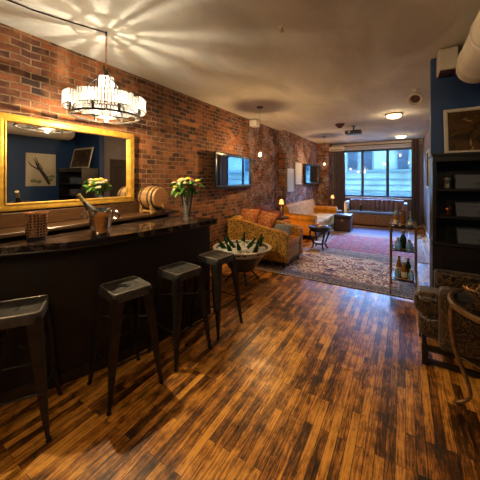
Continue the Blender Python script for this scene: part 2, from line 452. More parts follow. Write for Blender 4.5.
struct('trim_2', MB().box(WX0-.05, WX1+.05, YF-.10, YF+.02, WZ0-.05, WZ0, .008), M['white'])
w = struct('window_1', MB().box(WX0, WX1, YF+.04, YF+.09, WZ0, WZ0+.06).box(WX0, WX1, YF+.04, YF+.09, WZ1-.06, WZ1)
    .box(WX0, WX0+.06, YF+.04, YF+.09, WZ0, WZ1).box(WX1-.06, WX1, YF+.04, YF+.09, WZ0, WZ1), M['winframe'])
for xm in (1.68, 2.50):
    obj('window_mullion', MB().box(xm-.045, xm+.045, YF+.02, YF+.10, WZ0+.06, WZ1-.06, .005), M['winframe'], w, smooth=0)
for a, c in ((WX0+.06, 1.635), (1.725, 2.455), (2.545, WX1-.06)):
    obj('window_pane', MB().box(a, c, YF+.06, YF+.066, WZ0+.06, WZ1-.06), M['pane'], w, smooth=0)
b = MB()
b.box(0.0, .02, 3.2, 7.1, 0, .0)if False else None
bb = MB().box(3.53, 3.55, DY1, YF-.02, 0, .12, .004); struct('baseboard_right', bb, M['white'])
struct('baseboard_right_end', MB().box(3.262, 4.29, YT-.015, YT, 0, .12, .004), M['navy'])

# ------------------------------------------------------------------ outside
t = thing('building', 'pale blue-lit stone building across the street, seen through the window', 'building', (2, 19, -4))
b = MB().box(-13, 11, 0, 1, 0, 8.7)
obj('wall', b, M['facade'], t, smooth=0)
for z, dz, dp in ((6.02, .16, .25), (5.55, .07, .12), (5.2, .05, .1), (4.85, .05, .1), (8.6, .2, .3)):
    obj('ledge', MB().box(-13, 11, -dp, 0, z, z+dz, .02), M['facadeled'], t, smooth=0)
for xw in (-10.6, -8.2, -5.85, -4.0, -1.85, -1.0, 0.95, 3.2, 5.5):
    f = obj('window_frame', MB().box(xw-.36, xw+.36, -.06, .0, 6.05, 7.6), M['facadeled'], t, smooth=0)
    obj('window_glass', MB().box(xw-.27, xw+.27, -.08, -.05, 6.12, 7.5), M['fwin'], f, smooth=0)
obj('shopfront_band', MB().box(-13, 11, -.1, 0, 4.2, 4.72), M['facadeled'], t, smooth=0)
tag(obj('street', MB().box(-14, 16, 11.4, 19, -4.2, -4), M['asphalt']), 'grey street below the window, hardly seen', 'street', kind='structure')
t = thing('street_lamp', 'thin dark street lamp post outside the left window pane', 'street lamp', (-.1, 14.5, -4))
obj('pole', MB().tube([(0,0,0), (0,0,6.4)], [.09, .045]), M['iron'], t)
obj('lamp_head', MB().tube([(0,0,6.4), (.1,0,6.7), (.6,0,6.85)], [.045, .04, .05]), M['iron'], t)

# ------------------------------------------------------------------ bar
def curve_pts(pts, n=10):
    out = []
    P = [Vector(p) for p in pts]
    for i in range(len(P)-1):
        p0, p1, p2, p3 = P[max(i-1,0)], P[i], P[i+1], P[min(i+2, len(P)-1)]
        for k in range(n):
            u = k/n
            out.append(.5*((2*p1)+(p2-p0)*u+(2*p0-5*p1+4*p2-p3)*u*u+(3*p1-p0-3*p2+p3)*u**3))
    out.append(P[-1]); return out
t = thing('bar_counter', 'long curved black bar counter with polished top and four stools in front', 'bar counter', (0,0,0))
fr = [(v.x, v.y) for v in curve_pts([(.53,.30), (.58,.52), (.68,.76), (.89,1.08), (.99,1.45), (1.05,1.85), (1.09,2.2), (1.13,2.60)])]
poly = [(.52, 2.60), (.50, .30)] + fr
obj('countertop', MB().prism(poly, 1.065, 1.11), M['bartop'], t, smooth=40)
fr2 = [(v.x, v.y) for v in curve_pts([(.51,.32), (.53,.52), (.60,.78), (.75,1.10), (.87,1.42), (.955,1.80), (1.0,2.15), (1.05,2.56)])]
obj('front_panel', MB().prism([(.54, 2.56), (.505, .32)] + fr2, 0.0, 1.065), M['barfront'], t, smooth=40)
edge = [(x, y, 1.058) for x, y in fr]
obj('edge_moulding', MB().tube([(x-.012, y, z) for x, y, z in edge], .012, 6), M['darkwood'], t)
obj('kick_plate', MB().loft([[Vector((x+.004, y, .0)), Vector((x+.012, y, .0)), Vector((x+.012, y, .09)), Vector((x+.004, y, .09))] for x, y in fr2[12:]]), M['darkwood'], t)

t = thing('back_bar', 'dark walnut back bar ledge along the brick wall under the gold mirror', 'back bar', (0,0,0))
obj('cabinet_body', MB().box(.01, .12, -.3, 2.62, 0, 1.10), M['backwood'], t, smooth=0)
obj('shelf_top', MB().box(.01, .42, -.3, 2.72, 1.125, 1.16, .006), M['backwood'], t, smooth=0)
obj('mirror_riser', MB().box(.01, .14, -.3, 2.3, 1.16, 1.285, .006), M['backwood'], t, smooth=0)
obj('shelf', MB().box(.12, .36, -.3, 2.62, .82, .85, .004), M['backwood'], t, smooth=0)
for yy in (.6, 1.3, 2.0, 2.6):
    obj('bracket', MB().box(.12, .34, yy-.02, yy+.02, .85, 1.125), M['backwood'], t, smooth=0)

t = thing('wall_mirror', 'large gold framed mirror over the back bar', 'mirror', (.10, 1.56, 1.288))
t.rotation_euler = (0, 0, 0)
my0, my1, mz = -.69, .69, .855
f = MB()
def frame_bars(mb, y0, y1, z0, z1, w, x0, x1, bev=.012):
    mb.box(x0, x1, y0, y1, z0, z0+w, bev, 2).box(x0, x1, y0, y1, z1-w, z1, bev, 2).box(x0, x1, y0, y0+w, z0+w*.6, z1-w*.6, bev, 2).box(x0, x1, y1-w, y1, z0+w*.6, z1-w*.6, bev, 2)
    return mb
obj('frame', frame_bars(frame_bars(MB(), my0+.02, my1-.02, .01, mz-.01, .062, -.03, .035), my0+.072, my1-.072, .062, mz-.062, .014, -.02, .042, .004), M['gold'], t)
obj('mirror_glass', MB().box(-.01, .0, my0+.06, my1-.06, .06, mz-.06), M['mirror'], t, smooth=0)

# barrel
t = thing('barrel', 'small oak barrel lying on its stand at the end of the back bar', 'barrel', (.30, 2.37, 1.161))
RX = Matrix.Rotation(R(90), 4, 'Y')
BS = 1
prof = [(.118,-.15), (.131,-.13), (.142,-.07), (.147,0), (.142,.07), (.131,.13), (.118,.15)]
obj('staves', MB().lathe(prof, (0,0,.185), 28, RX.to_3x3().to_4x4()), M['oak'], t, smooth=50)
for q in (-.12, -.06, .06, .12):
    rr = .147 - .9*abs(q)**1.75*.9 + .003
    rr = {.12: .1355, .06: .1445}[abs(q)]
    obj('hoop', MB().lathe([(rr-.004, q-.009), (rr+.0025, q-.009), (rr+.0025, q+.009), (rr-.004, q+.009)], (0,0,.185), 28, RX), M['iron'], t)
obj('barrel_head', MB().lathe([(.108,.146), (.108,.1535)], (0,0,.185), 28, RX), M['oakhead'], t)
st = MB()
for q in (-.09, .09):
    st.prism([(0,0)]*0 or [(q-.014,-.115), (q+.014,-.115), (q+.014,.115), (q-.014,.115)], 0, .03)
    for s in (-1, 1): st.loft([[Vector((q-.014, s*.115, .03)), Vector((q+.014, s*.115, .03)), Vector((q+.014, s*.04, .03)), Vector((q-.014, s*.04, .03))],
                              [Vector((q-.014, s*.115, .095)), Vector((q+.014, s*.115, .095)), Vector((q+.014, s*.10, .085)), Vector((q-.014, s*.10, .085))]])
for s in (-1, 1): st.box(-.13, .13, s*.085-.012, s*.085+.012, .012, .034)
obj('stand', st, M['oak'], t)
obj('tap', MB().tube([(.15,0,.09), (.19,0,.09), (.19,0,.06)], .008).tube([(.175,0,.09), (.175,0,.12)], .006), M['oak'], t)

# tall vase and bouquet
def vase(name, label, loc, h, r0, r1, mat):
    t = thing(name, label, 'vase', loc)
    obj('glass_body', MB().lathe([(r0*.9,0), (r0,.008), (r0*.8,.03), (r0*.85,h*.3), (r1*.8,h*.75), (r1,h), (r1-.004,h), (r1*.76,h*.75), (r0*.72,h*.3), (r0*.6,.035)], seg=24), mat, t, smooth=60)
    obj('water', MB().lathe([(r0*.6,.036), (r0*.70,h*.3), (r1*.66,h*.6)], seg=20), M['glass'], t, smooth=60)
    return t
vase('glass_vase', 'tall clear trumpet vase near the end of the bar counter', (.93,2.30,1.111), .30, .045, .072, M['glass'])
def bouquet(label, loc, top, spread, nfl, cols, seed, leafm):
    rnd = random.Random(seed)
    t = thing('bouquet', label, 'flowers', loc)
    s = MB(); lv = MB(); heads = []
    for i in range(nfl):
        a = rnd.uniform(0, 2*PI); rr = spread*math.sqrt(rnd.random()); zz = top + rnd.uniform(-.05, .07) - rr*.25
        p = Vector((rr*math.cos(a), rr*math.sin(a), zz)); heads.append(p)
        s.tube([(-.014*math.cos(a), -.014*math.sin(a), .05), (p.x*.2, p.y*.2, top*.6), tuple(p)], .003, 5)
    for i in range(100):
        a = rnd.uniform(0, 2*PI); rr = spread*rnd.uniform(.2, 1.05); zz = top - .05 + rnd.uniform(-.08, .07)
        c = Vector((rr*math.cos(a), rr*math.sin(a), zz)); L = rnd.uniform(.035, .07)
        E = Euler((rnd.uniform(-.9,.9), rnd.uniform(-.9,.9), a)).to_matrix()
        pts = [(-L,0,0), (-L*.3,L*.33,.008), (L*.4,L*.3,.01), (L,0,-.01), (L*.4,-L*.3,.01), (-L*.3,-L*.33,.008)]
        vs = [lv.bm.verts.new(c + E @ Vector(q)) for q in pts]; lv.bm.faces.new(vs)
    obj('stems', s, M['darkleaf'], t); obj('leaves', lv, leafm, t, smooth=60)
    for i, p in enumerate(heads):
        fl = MB(); rr = rnd.uniform(.022, .038)
        for k in range(3):
            for j in range(6):
                a = 2*PI*j/6 + k*.5; q = rr*(1-.28*k)
                c = p + Vector((math.cos(a)*q*.6, math.sin(a)*q*.6, .008*k))
                fl.sphere(c, q*.55, 7, 5, (1,1,.6))
        obj('flower', fl, M[cols[i % len(cols)]], t, smooth=60)
    return t
bouquet('mixed bouquet of yellow, cream and rust flowers in the tall glass vase', (.93,2.30,1.125), .405, .15, 22, ['petal_y','petal_w','petal_r','petal_y','petal_w'], 3, M['leaf'])

# ice bucket + bottle
def bottle_mb(h, r, neck=.014, tilt=None):
    return [(r*.85,0), (r,.008), (r,h*.52), (r*.86,h*.6), (neck*1.3,h*.76), (neck,h*.82), (neck,h*.97), (neck*1.15,h*.975), (neck*1.1,h)]
def bottle(label, loc, h, r, mat, rot=None, group=None, foil=None, lab=True, name='bottle', neck=.014):
    t = thing(name, label, 'bottle', loc, group=group)
    if rot: t.rotation_euler = rot
    obj('bottle_body', MB().lathe(bottle_mb(h, r, neck), seg=16), mat, t, smooth=50)
    obj('foil_cap', MB().lathe([(neck*1.25,h*.80), (neck*1.2,h*.965), (neck*1.4,h*.975), (neck*1.3,h*1.005)], seg=14), foil or M['foil'], t, smooth=50)
    if lab: obj('label_band', MB().lathe([(r+.0006,h*.14), (r+.001,h*.15), (r+.001,h*.42), (r+.0006,h*.43)], seg=16, cap=False), M['label'], t, smooth=50)
    return t
t = thing('ice_bucket', 'shiny metal champagne bucket with ring handles on the bar counter', 'bucket', (.85,1.34,1.111))
obj('bucket_body', MB().lathe([(.070,0), (.074,.006), (.078,.06), (.088,.15), (.098,.205), (.104,.21), (.104,.217), (.096,.217), (.086,.15), (.074,.03), (.0,.02)], seg=32, cap=False), M['steel'], t, smooth=50)
obj('bucket_floor', MB().lathe([(.070,.0),(.072,.012)], seg=32), M['steel'], t)
for s in (-1, 1):
    d_ = Vector((.857*s, .515*s, 0))
    Mr = Matrix.Rotation(math.atan2(d_.y, d_.x), 4, 'Z') @ Matrix.Rotation(R(90), 4, 'X')
    h_ = MB().torus(.030, .006, tuple(d_*.128 + Vector((0,0,.165))), 20, 6, Mr)
    h_.tube([tuple(d_*.085+Vector((0,0,.19))), tuple(d_*.13+Vector((0,0,.196)))], .009, 6)
    obj('handle', h_, M['steel'], t, smooth=50)
bottle('dark champagne bottle leaning out of the metal ice bucket', (.895,1.375,1.15), .38, .040, M['iron'], rot=(Vector((-.55,-.33,.77)).to_track_quat('Z','Y').to_euler()), name='champagne_bottle', lab=False, foil=M['foil'])

# patterned tumbler
t = thing('candle_holder', 'brown patterned glass candle holder on the bar counter, left of the metal bucket', 'candle holder', (.60,.985,1.111))
n = NT('honeycomb_amber_glass'); o_ = n.obj(); d = n.voro(o_, 48, 'DISTANCE_TO_EDGE', rnd=.2)
n.base(n.ramp(d, [(.02, (.45,.26,.14)), (.18, (.10,.03,.012)), (.4, (.03,.012,.01))])); n.set(Roughness=.2, Coat_Weight=.5); n.bump(d, .8, .01)
obj('pattern_cylinder', MB().lathe([(.062,.028), (.067,.035), (.074,.20), (.076,.205), (.072,.205), (.060,.04)], seg=32), n.m, t, smooth=50)
obj('foot', MB().lathe([(.060,0), (.060,.02), (.050,.03)], seg=28), M['blackframe'], t)
obj('rim', MB().torus(.074, .003, (0,0,.205), 32, 6), M['copper'], t)

# bar stools
def make_stool(label, loc, rz):
    t = thing('bar_stool', label, 'stool', loc, rz, 'metal bar stools in front of the counter')
    s = .142
    def rsq(h, r, z, k=4):
        out = []
        for cx, cy, a0 in ((1,1,0), (-1,1,90), (-1,-1,180), (1,-1,270)):
            for i in range(k+1):
                a = R(a0 + 90*i/k); out.append(Vector((cx*(h-r)+r*math.cos(a), cy*(h-r)+r*math.sin(a), z)))
        return out
    m = MB().loft([rsq(s+.008,.035,.700), rsq(s+.008,.035,.752), rsq(s+.004,.034,.7605), rsq(s-.010,.030,.7615), rsq(s-.022,.026,.755), rsq(s-.05,.02,.7545)], cap=True)
    seat = obj('seat', m, M['stoolmetal'], t, smooth=40)
    obj('rim', MB().tube([tuple(v) for v in rsq(s-.004,.032,.7605)] + [tuple(rsq(s-.004,.032,.7605)[0])], .0045, 6), M['stoolrim'], seat)
    obj('handle_slot', MB().box(-.045, .045, -.011, .011, .7535, .7556, .001), M['rubber'], seat)
    for sx in (-1, 1):
        for sy in (-1, 1):
            rings = []
            for k in range(9):
                u = k/8; z = .735*(1-u)
                c = .148 + (.205-.148)*u
                wd = .062*(1-u)**.8 + .018; th = .012 + .006*u
                rings.append([Vector((sx*c, sy*c, z)), Vector((sx*(c-wd*.25), sy*(c+.001), z)), Vector((sx*(c-wd), sy*(c-.004), z)), Vector((sx*(c-wd), sy*(c-th-.004), z)),
                              Vector((sx*(c-th), sy*(c-th), z)), Vector((sx*(c-th-.004), sy*(c-wd), z)), Vector((sx*(c-.004), sy*(c-wd), z)), Vector((sx*(c+.001), sy*(c-wd*.25), z))])
            lg = obj('leg', MB().loft(rings), M['stoolleg'], t, smooth=30)
            obj('rubber_foot', MB().box(sx*.196-.0125, sx*.196+.0125, sy*.196-.0125, sy*.196+.0125, 0, .018, .003), M['rubber'], lg)
    zb = .285; c = .1775
    for (x0,y0,x1,y1) in ((-1,-1,1,-1), (1,-1,1,1), (1,1,-1,1), (-1,1,-1,-1)):
        obj('footrest_bar', MB().tube([(x0*c, y0*c, zb), (x1*c, y1*c, zb)], .0075, 6), M['stoolleg'], t)
    obj('cross_brace', MB().tube([(-.165,-.165,.52), (.165,.165,.52)], .006, 6).tube([(-.165,.165,.52), (.165,-.165,.52)], .006, 6), M['stoolleg'], t)
    return t
st0 = make_stool('metal bar stool nearest the camera, cut off by the left edge', (.90,.76,0), R(-34))
for lb, x, y, a in (('metal bar stool in front of the metal ice bucket, second from the left', 1.165, 1.345, -13),
                    ('metal bar stool third from the left, in front of the glass vase', 1.235, 1.865, -8),
                    ('metal bar stool farthest from the camera, at the end of the counter', 1.262, 2.395, -5)):
    dup(st0, (x, y, 0), R(a), lb)

# ------------------------------------------------------------------ chandelier
CX, CY = .65, 1.52
t = thing('chandelier', 'round crystal chandelier hanging on a chain over the bar counter', 'chandelier', (CX, CY, 2.15))
ph0 = math.atan2(-CY, 3.0-CX)
for k in range(4):
    ac = ph0 + k*PI/2; hw = R(37)
    m = MB(); pts = []
    for i in range(19): a = ac-hw+2*hw*i/18; pts.append((.338*math.cos(a), .338*math.sin(a), a))
    for i in range(13): a = ac-hw+2*hw*i/12; pts.append((.243*math.cos(a), .243*math.sin(a), a))
    for e in (-1, 1):
        for rr in (.267, .290, .314): a = ac+e*hw; pts.append((rr*math.cos(a), rr*math.sin(a), a))
    for x, y, a in pts:
        Mm = Matrix.Translation((x, y, .11)) @ Matrix.Rotation(a, 4, 'Z')
        m.box(-.006, .006, -.0085, .0085, -.055, .055, .002, 1, Mm)
    sh = obj('crystal_shade', m, M['crystal'], t, smooth=0)
    fr_ = MB()
    for rr in (.338, .243):
        for zz in (.052, .165):
            fr_.tube([(rr*math.cos(ac-hw+2*hw*i/14), rr*math.sin(ac-hw+2*hw*i/14), zz) for i in range(15)], .0035, 5)
    obj('shade_frame', fr_, M['iron'], sh)
    for e in (-.5, .5):
        a = ac + e*hw*1.05; x, y = .290*math.cos(a), .290*math.sin(a)
        obj('candle_socket', MB().tube([(x, y, .0), (x, y, .085)], .012, 8).lathe([(.022,.038),(.022,.045)], (x, y, 0), 12), M['iron'], sh)
        obj('bulb', MB().sphere((x, y, .112), .014, 10, 8, (1,1,1.8)), M['chbulb'], sh, smooth=60)
        light(t, 'POINT', (x, y, .112), 1.0, (1, .86, .64), .006, 'bulb_light')
obj('ring', MB().torus(.290, .009, (0,0,.0), 48, 8), M['iron'], t)
for k in range(3):
    a = ph0 + .5 + k*2*PI/3
    obj('arm', MB().tube([(.29*math.cos(a), .29*math.sin(a), .0), (.2*math.cos(a), .2*math.sin(a), .23), (.03*math.cos(a), .03*math.sin(a), .38)], .006, 6), M['iron'], t)
for k in range(2):
    a = ph0 + k*PI/2
    obj('cross_bar', MB().tube([(.29*math.cos(a), .29*math.sin(a), 0), (-.29*math.cos(a), -.29*math.sin(a), 0)], .006, 6), M['iron'], t)
obj('hub', MB().lathe([(.012,.365), (.020,.37), (.022,.385), (.02,.40), (.012,.43)], seg=24), M['iron'], t)
m = MB(); rnd = random.Random(4); a = 0  # uneven crown prisms, shaped to throw light rays over the ceiling
while a < 2*PI - .25:
    w_ = rnd.uniform(.006, .013); a += rnd.uniform(.38, .75)
    m.box(-.004, .004, -w_, w_, -.055, .055, .002, 1, Matrix.Translation((.062*math.cos(a), .062*math.sin(a), .305)) @ Matrix.Rotation(a, 4, 'Z'))
a = 0  # fins added so the ceiling rays start close to the hook
while a < 2*PI - .3:
    w_ = rnd.uniform(.12, .30); a += rnd.uniform(.5, .95)
    m.loft([[Vector((q*math.cos(a+e*w_*k), q*math.sin(a+e*w_*k), zz)) for e, zz in ((-1,.358), (1,.358), (1,.361), (-1,.361))] for q, k in ((.016,.9), (.061,1.0))])
cr = obj('crystal_ray_crown', m, M['crystal'], t, smooth=0)
for z_ in (.25, .36): obj('crown_ring', MB().torus(.062, .004, (0,0,z_), 28, 6), M['iron'], cr)
obj('crown_stem', MB().tube([(0,0,.0), (0,0,.235)], .006, 8), M['iron'], cr)
obj('bulb', MB().sphere((0,0,.235), .012, 10, 8, (1,1,1.3)), M['chbulb'], cr, smooth=60)  # added centre bulb and its light, source of the ceiling rays
light(t, 'POINT', (0,0,.235), 30, (1, .88, .70), .005, 'bulb_light')
dl = obj('light_baffle', MB().lathe([(.085,-.012), (.088,-.004), (.02,.004)], seg=28), M['iron'], t)  # added disc that keeps the lower bulb's light off the ceiling
obj('bulb', MB().sphere((0,0,-.035), .018, 10, 8, (1,1,1.1)), M['chbulb'], dl, smooth=60)  # added bulb and light for the floor and the stool shadows
light(t, 'POINT', (0,0,-.035), 66, (1, .76, .44), .012, 'bulb_light')
ch = MB()
zz = .43; i = 0
while zz < .76:
    Mr = Matrix.Rotation(R(90)*(i % 2) + .3, 4, 'Z') @ Matrix.Rotation(R(90), 4, 'X') @ Matrix.Diagonal((.75, 1.5, 1, 1))
    ch.torus(.010, .0028, (0,0,zz+.012), 10, 5, Mr); zz += .026; i += 1
obj('chain', ch, M['copper'], t, smooth=60)
obj('ceiling_hook', MB().tube([(0,0,.745), (0,0,.78)], .009, 8), M['iron'], t)
obj('cord', MB().tube([(0,0,.770), (-.10,-.25,.771), (-.19,-.5,.772), (-.27,-1.2,.773), (-.30,-1.9,.773)], .005, 6), M['iron'], t)

# ------------------------------------------------------------------ wall pieces, left
def screen_mirror(label, x, y0, y1, z0, z1, yaw):
    t = thing('framed_mirror', label, 'mirror', (x, (y0+y1)/2, z0), R(yaw))
    hy = (y1-y0)/2; hz = z1-z0
    obj('frame', frame_bars(MB(), -hy, hy, 0, hz, .055, -.02, .025, .008), M['blackframe'], t)
    obj('inner_bevel', frame_bars(MB(), -hy+.05, hy-.05, .05, hz-.05, .009, -.015, .012, .003), M['winframe'], t)
    obj('mirror_glass', MB().box(-.008, .002, -hy+.045, hy-.045, .045, hz-.045), M['screen'], t, smooth=0)
    obj('wall_bracket', MB().box(-.07, -.018, -.2, .2, hz*.3, hz*.7), M['iron'], t, smooth=0)
screen_mirror('black framed wall mirror reflecting the window, nearer of two on the brick wall', .105, 3.86, 5.38, 1.40, 2.07, 4.3)
screen_mirror('black framed wall mirror reflecting the window, farther of two above the tufted sofa', .31, 8.62, 10.05, 1.42, 2.08, -4.0)
def picture(name, label, x, y0, y1, z0, z1, art_, frm, cat='picture', w=.02):
    t = thing(name, label, cat, (x, (y0+y1)/2, z0))
    hy = (y1-y0)/2; hz = z1-z0
    obj('frame', frame_bars(MB(), -hy, hy, 0, hz, w, -.012, .014, .003), frm, t)
    obj('print', MB().box(-.008, .0, -hy+w*.7, hy-w*.7, w*.7, hz-w*.7), art_, t, smooth=0)
    return t
picture('framed_print', 'tall white print with blue figure, lower left of the pair on the brick wall', .206, 7.22, 7.74, 1.22, 1.88, M['art_blue'], M['white'])
picture('framed_print', 'tall white print hung higher, right of the pair on the brick wall', .206, 7.86, 8.42, 1.42, 2.08, M['art_blue'], M['white'])
t = thing('wall_speaker', 'small white box speaker high on the brick wall by the ceiling', 'speaker', (.10, 5.45, 2.76))
obj('speaker_case', MB().box(-.07, .10, -.11, .11, 0, .14, .015, 2), M['white'], t)
obj('speaker_grille', MB().box(.10, .106, -.09, .09, .02, .12), M['cream'], t)
obj('wall_mount', MB().box(-.099, -.07, -.04, .04, .03, .11), M['iron'], t)

# pendants
def pendant(label, x, y, zb, e):
    t = thing('pendant_light', label, 'pendant light', (x, y, zb), group=None)
    obj('canopy', MB().lathe([(.06,H-zb-.018), (.062,H-zb-.004), (.02,H-zb-.001)], seg=20), M['iron'], t)
    obj('cord', MB().tube([(0,0,.09), (0,0,H-zb-.01)], .003, 6), M['iron'], t)
    obj('socket', MB().lathe([(.012,.034), (.030,.038), (.030,.046), (.016,.05), (.016,.085), (.008,.10)], seg=14), M['brass'], t)
    obj('bulb', MB().sphere((0,0,0), .030, 14, 10, (1,1,1.15)), M['bulb'], t, smooth=60)
    light(t, 'POINT', (0,0,-.005), e, (1, .60, .26), .012, 'bulb_light')
pendant('bare glowing bulb pendant nearer the camera, by the first wall mirror', .685, 4.58, 2.03, 26)
pendant('bare glowing bulb pendant farther away, near the window curtain', .87, 8.66, 2.05, 18)
# flush lights
def flush(label, x, y, e, r=.14):
    t = thing('ceiling_light', label, 'ceiling light', (x, y, H))
    obj('rim', MB().lathe([(r+.02,-.001), (r+.022,-.02), (r,-.03)], seg=28), M['brass'], t)
    obj('glass_bowl', MB().lathe([(r,-.03), (r*.98,-.05), (r*.8,-.075), (r*.4,-.09), (.01,-.093)], seg=28), M['flush_glow'], t, smooth=60)
    light(t, 'POINT', (0,0,-.16), e, (1,.72,.42), .06, 'bulb_light')
flush('round glowing ceiling light nearer the camera of the two by the window', 2.82, 6.5, 4)
flush('round glowing ceiling light closest to the window', 2.92, 9.75, 2.5)
flush('unseen round ceiling light added as fill behind the camera over the bar aisle', 1.75, -1.25, 22, .18)  # fixture out of view, added as warm fill for the near floor
flush('unseen round ceiling light added as fill behind the camera on the right', 3.3, -.7, 8, .16)  # second fixture out of view, added as weaker fill
# projector
t = thing('projector', 'small dark projector hanging from the ceiling before the window', 'projector', (1.90, 7.45, 2.72))
obj('body', MB().box(-.19, .19, -.14, .14, 0, .09, .015, 2), M['blackleather'], t)
obj('lens', MB().tube([(-.08,-.14,.045), (-.08,-.17,.045)], .03, 14), M['chrome'], t)
obj('ceiling_mount', MB().tube([(0,0,.09), (0,0,H-2.72-.01)], .018, 8).lathe([(.06,H-2.72-.012), (.06,H-2.72-.001)], seg=16), M['iron'], t)
t = thing('ceiling_speaker', 'dark cone shaped fixture on the ceiling left of the projector', 'fixture', (1.65, 7.0, H))
obj('cone', MB().lathe([(.11,-.001), (.11,-.02), (.04,-.10), (.03,-.10)], seg=20), M['trunkside'], t)
t = thing('sprinkler_head', 'small metal sprinkler on the ceiling in the middle of the room', 'sprinkler', (2.07, 2.27, H))
obj('escutcheon', MB().lathe([(.032,-.001), (.030,-.008), (.012,-.012)], seg=20), M['cream'], t)
obj('nozzle', MB().tube([(0,0,-.01), (0,0,-.045)], .008, 8).lathe([(.018,-.047), (.018,-.050)], seg=12), M['brass'], t)
t = thing('spotlight', 'white round spotlight fixed near the ceiling beside the navy wall', 'spotlight', (3.15, 4.85, 2.78))
Mt = Matrix.Rotation(R(-55), 4, Vector((1,-.3,0)))
Mt = Vector((-.25,-.75,-.6)).to_track_quat('Z','Y').to_matrix().to_4x4()
obj('lamp_head', MB().lathe([(.045,-.07), (.085,-.03), (.10,.04), (.085,.045), (.06,.01)], seg=24, M=Mt), M['cream'], t, smooth=50)
obj('lens', MB().lathe([(.060,.012), (.060,.02)], seg=20, M=Mt), M['trunkside'], t)
obj('ceiling_stem', MB().tube([(0,0,.03), (0,.03,.15)], .012, 8).lathe([(.05,.137), (.05,.149)], (0,.03,0), 16), M['cream'], t)

# duct and vent
t = thing('air_duct', 'thick round cream air duct along the ceiling, upper right corner', 'duct', (3.57, 0, 2.60))
RYm = Matrix.Rotation(R(-90), 4, 'X')
obj('duct_pipe', MB().lathe([(.165,-2.2), (.165,3.02), (.17,3.03), (.17,3.06), (.165,3.07), (.155,3.24), (.12,3.30), (.05,3.32)], seg=36, M=RYm), M['cream'], t, smooth=50)
for y in (-.9, .3, 1.5, 2.5):
    obj('seam_ring', MB().lathe([(.165,y-.02), (.172,y-.018), (.172,y+.018), (.165,y+.02)], seg=36, M=RYm, cap=False), M['cream'], t, smooth=50)
obj('hanger_strap', MB().box(-.012, .012, 1.0, 1.03, .16, H-2.60-.001), M['iron'], t)
obj('hanger_strap', MB().box(-.012, .012, 2.7, 2.73, .16, H-2.60-.001), M['iron'], t)
t = thing('vent_box', 'cream rectangular vent box on the navy wall beside the round duct', 'vent', (3.385, 3.62, 2.70))
obj('vent_case', MB().box(-.075, .085, -.13, .125, 0, .222, .008), M['cream'], t, smooth=0)
obj('vent_grille', MB().box(-.065, .075, -.115, .11, -.006, 0), M['trunkside'], t, smooth=0)

# ------------------------------------------------------------------ right: cabinet, boxes
CF = 3.34
t = thing('shelf_cabinet', 'tall black shelf cabinet with panelled doors against the navy wall', 'cabinet', (3.245, CF, 0))
W, D, T = .99, .37, 1.83
obj('side_panel', MB().box(0, .03, 0, D, 0, T-.03), M['espresso'], t, smooth=0)
obj('side_panel', MB().box(W-.03, W, 0, D, 0, T-.03), M['espresso'], t, smooth=0)
obj('back_panel', MB().box(.03, W-.03, D-.02, D, .08, T-.03), M['espresso'], t, smooth=0)
obj('top', MB().box(-.012, W+.01, -.025, D, T-.03, T, .006), M['espresso'], t, smooth=0)
for z in (1.21, 1.48): obj('shelf', MB().box(.03, W-.03, .01, D-.02, z-.025, z, .003), M['espresso'], t, smooth=0)
obj('counter', MB().box(-.008, W+.008, -.03, D, .92, .95, .005), M['espresso'], t, smooth=0)
obj('crown_rail', MB().box(0, W, -.012, .01, T-.085, T-.03, .004), M['espresso'], t, smooth=0)
obj('plinth', MB().box(.01, W-.01, .015, D-.02, 0, .08), M['espresso'], t, smooth=0)
for k in range(2):
    x0 = .03 + k*.465; x1 = x0 + .46
    d = obj('door', MB().box(x0+.003, x1-.003, -.004, .018, .09, .915, .003), M['espresso'], t, smooth=0)
    obj('raised_panel', frame_bars(MB(), 0, 1, 0, 1, .1, 0, 1) and MB().box(x0+.07, x1-.07, -.012, -.003, .17, .84, .007), M['espresso'], d, smooth=0)
    obj('knob', MB().sphere((x1-.035 if k == 0 else x0+.035, -.018, .55), .013, 10, 8), M['brass'], d)
def storage_box(label, x, z, w=.36, h=.135, dd=.27):
    t = thing('storage_box', label, 'box', (x, CF+.03, z+.001), group='grey boxes in the shelf cabinet')
    obj('box_body', MB().box(0, w, 0, dd, 0, h*.8, .004), M['boxgrey'], t, smooth=0)
    obj('lid', MB().box(-.004, w+.004, -.004, dd+.002, h*.72, h, .004), M['boxgrey'], t, smooth=0)
    hd = MB().tube([(w/2-.05,-.004,h*.42), (w/2-.04,-.022,h*.40), (w/2+.04,-.022,h*.40), (w/2+.05,-.004,h*.42)], .006, 6)
    obj('handle', hd, M['chrome'], t)
    return t
sb = storage_box('grey lidded storage box on the top shelf of the black cabinet', 3.44, 1.48)
dup(sb, (3.445, CF+.03, 1.211), label='grey lidded storage box on the middle shelf of the black cabinet')
dup(sb, (3.455, CF+.03, .951), label='grey lidded storage box on the counter of the black cabinet, lowest of three')
t = thing('candle_jar', 'small glass jar with pale candle left of the top grey box', 'candle', (3.375, CF+.12, 1.481))
obj('candle', MB().lathe([(.026,.004), (.026,.045)], seg=16), M['candle'], t); obj('jar', MB().lathe([(.030,0), (.033,.005), (.033,.09), (.031,.09), (.031,.006)], seg=18), M['glass'], t, smooth=50)
obj('lid', MB().lathe([(.034,.09), (.034,.105), (.01,.108)], seg=18), M['silverframe'], t)
t = thing('seashell', 'small brown ornament left of the middle grey box', 'ornament', (3.38, CF+.12, 1.211))
obj('ornament_foot', MB().lathe([(.022,0), (.024,.006), (.008,.02), (.008,.04)], seg=14), M['copper'], t)
obj('ornament_body', MB().sphere((0,0,.062), .03, 12, 8, (1.2,.8,.75)).sphere((.022,0,.075), .014, 8, 6), M['copper'], t, smooth=60)

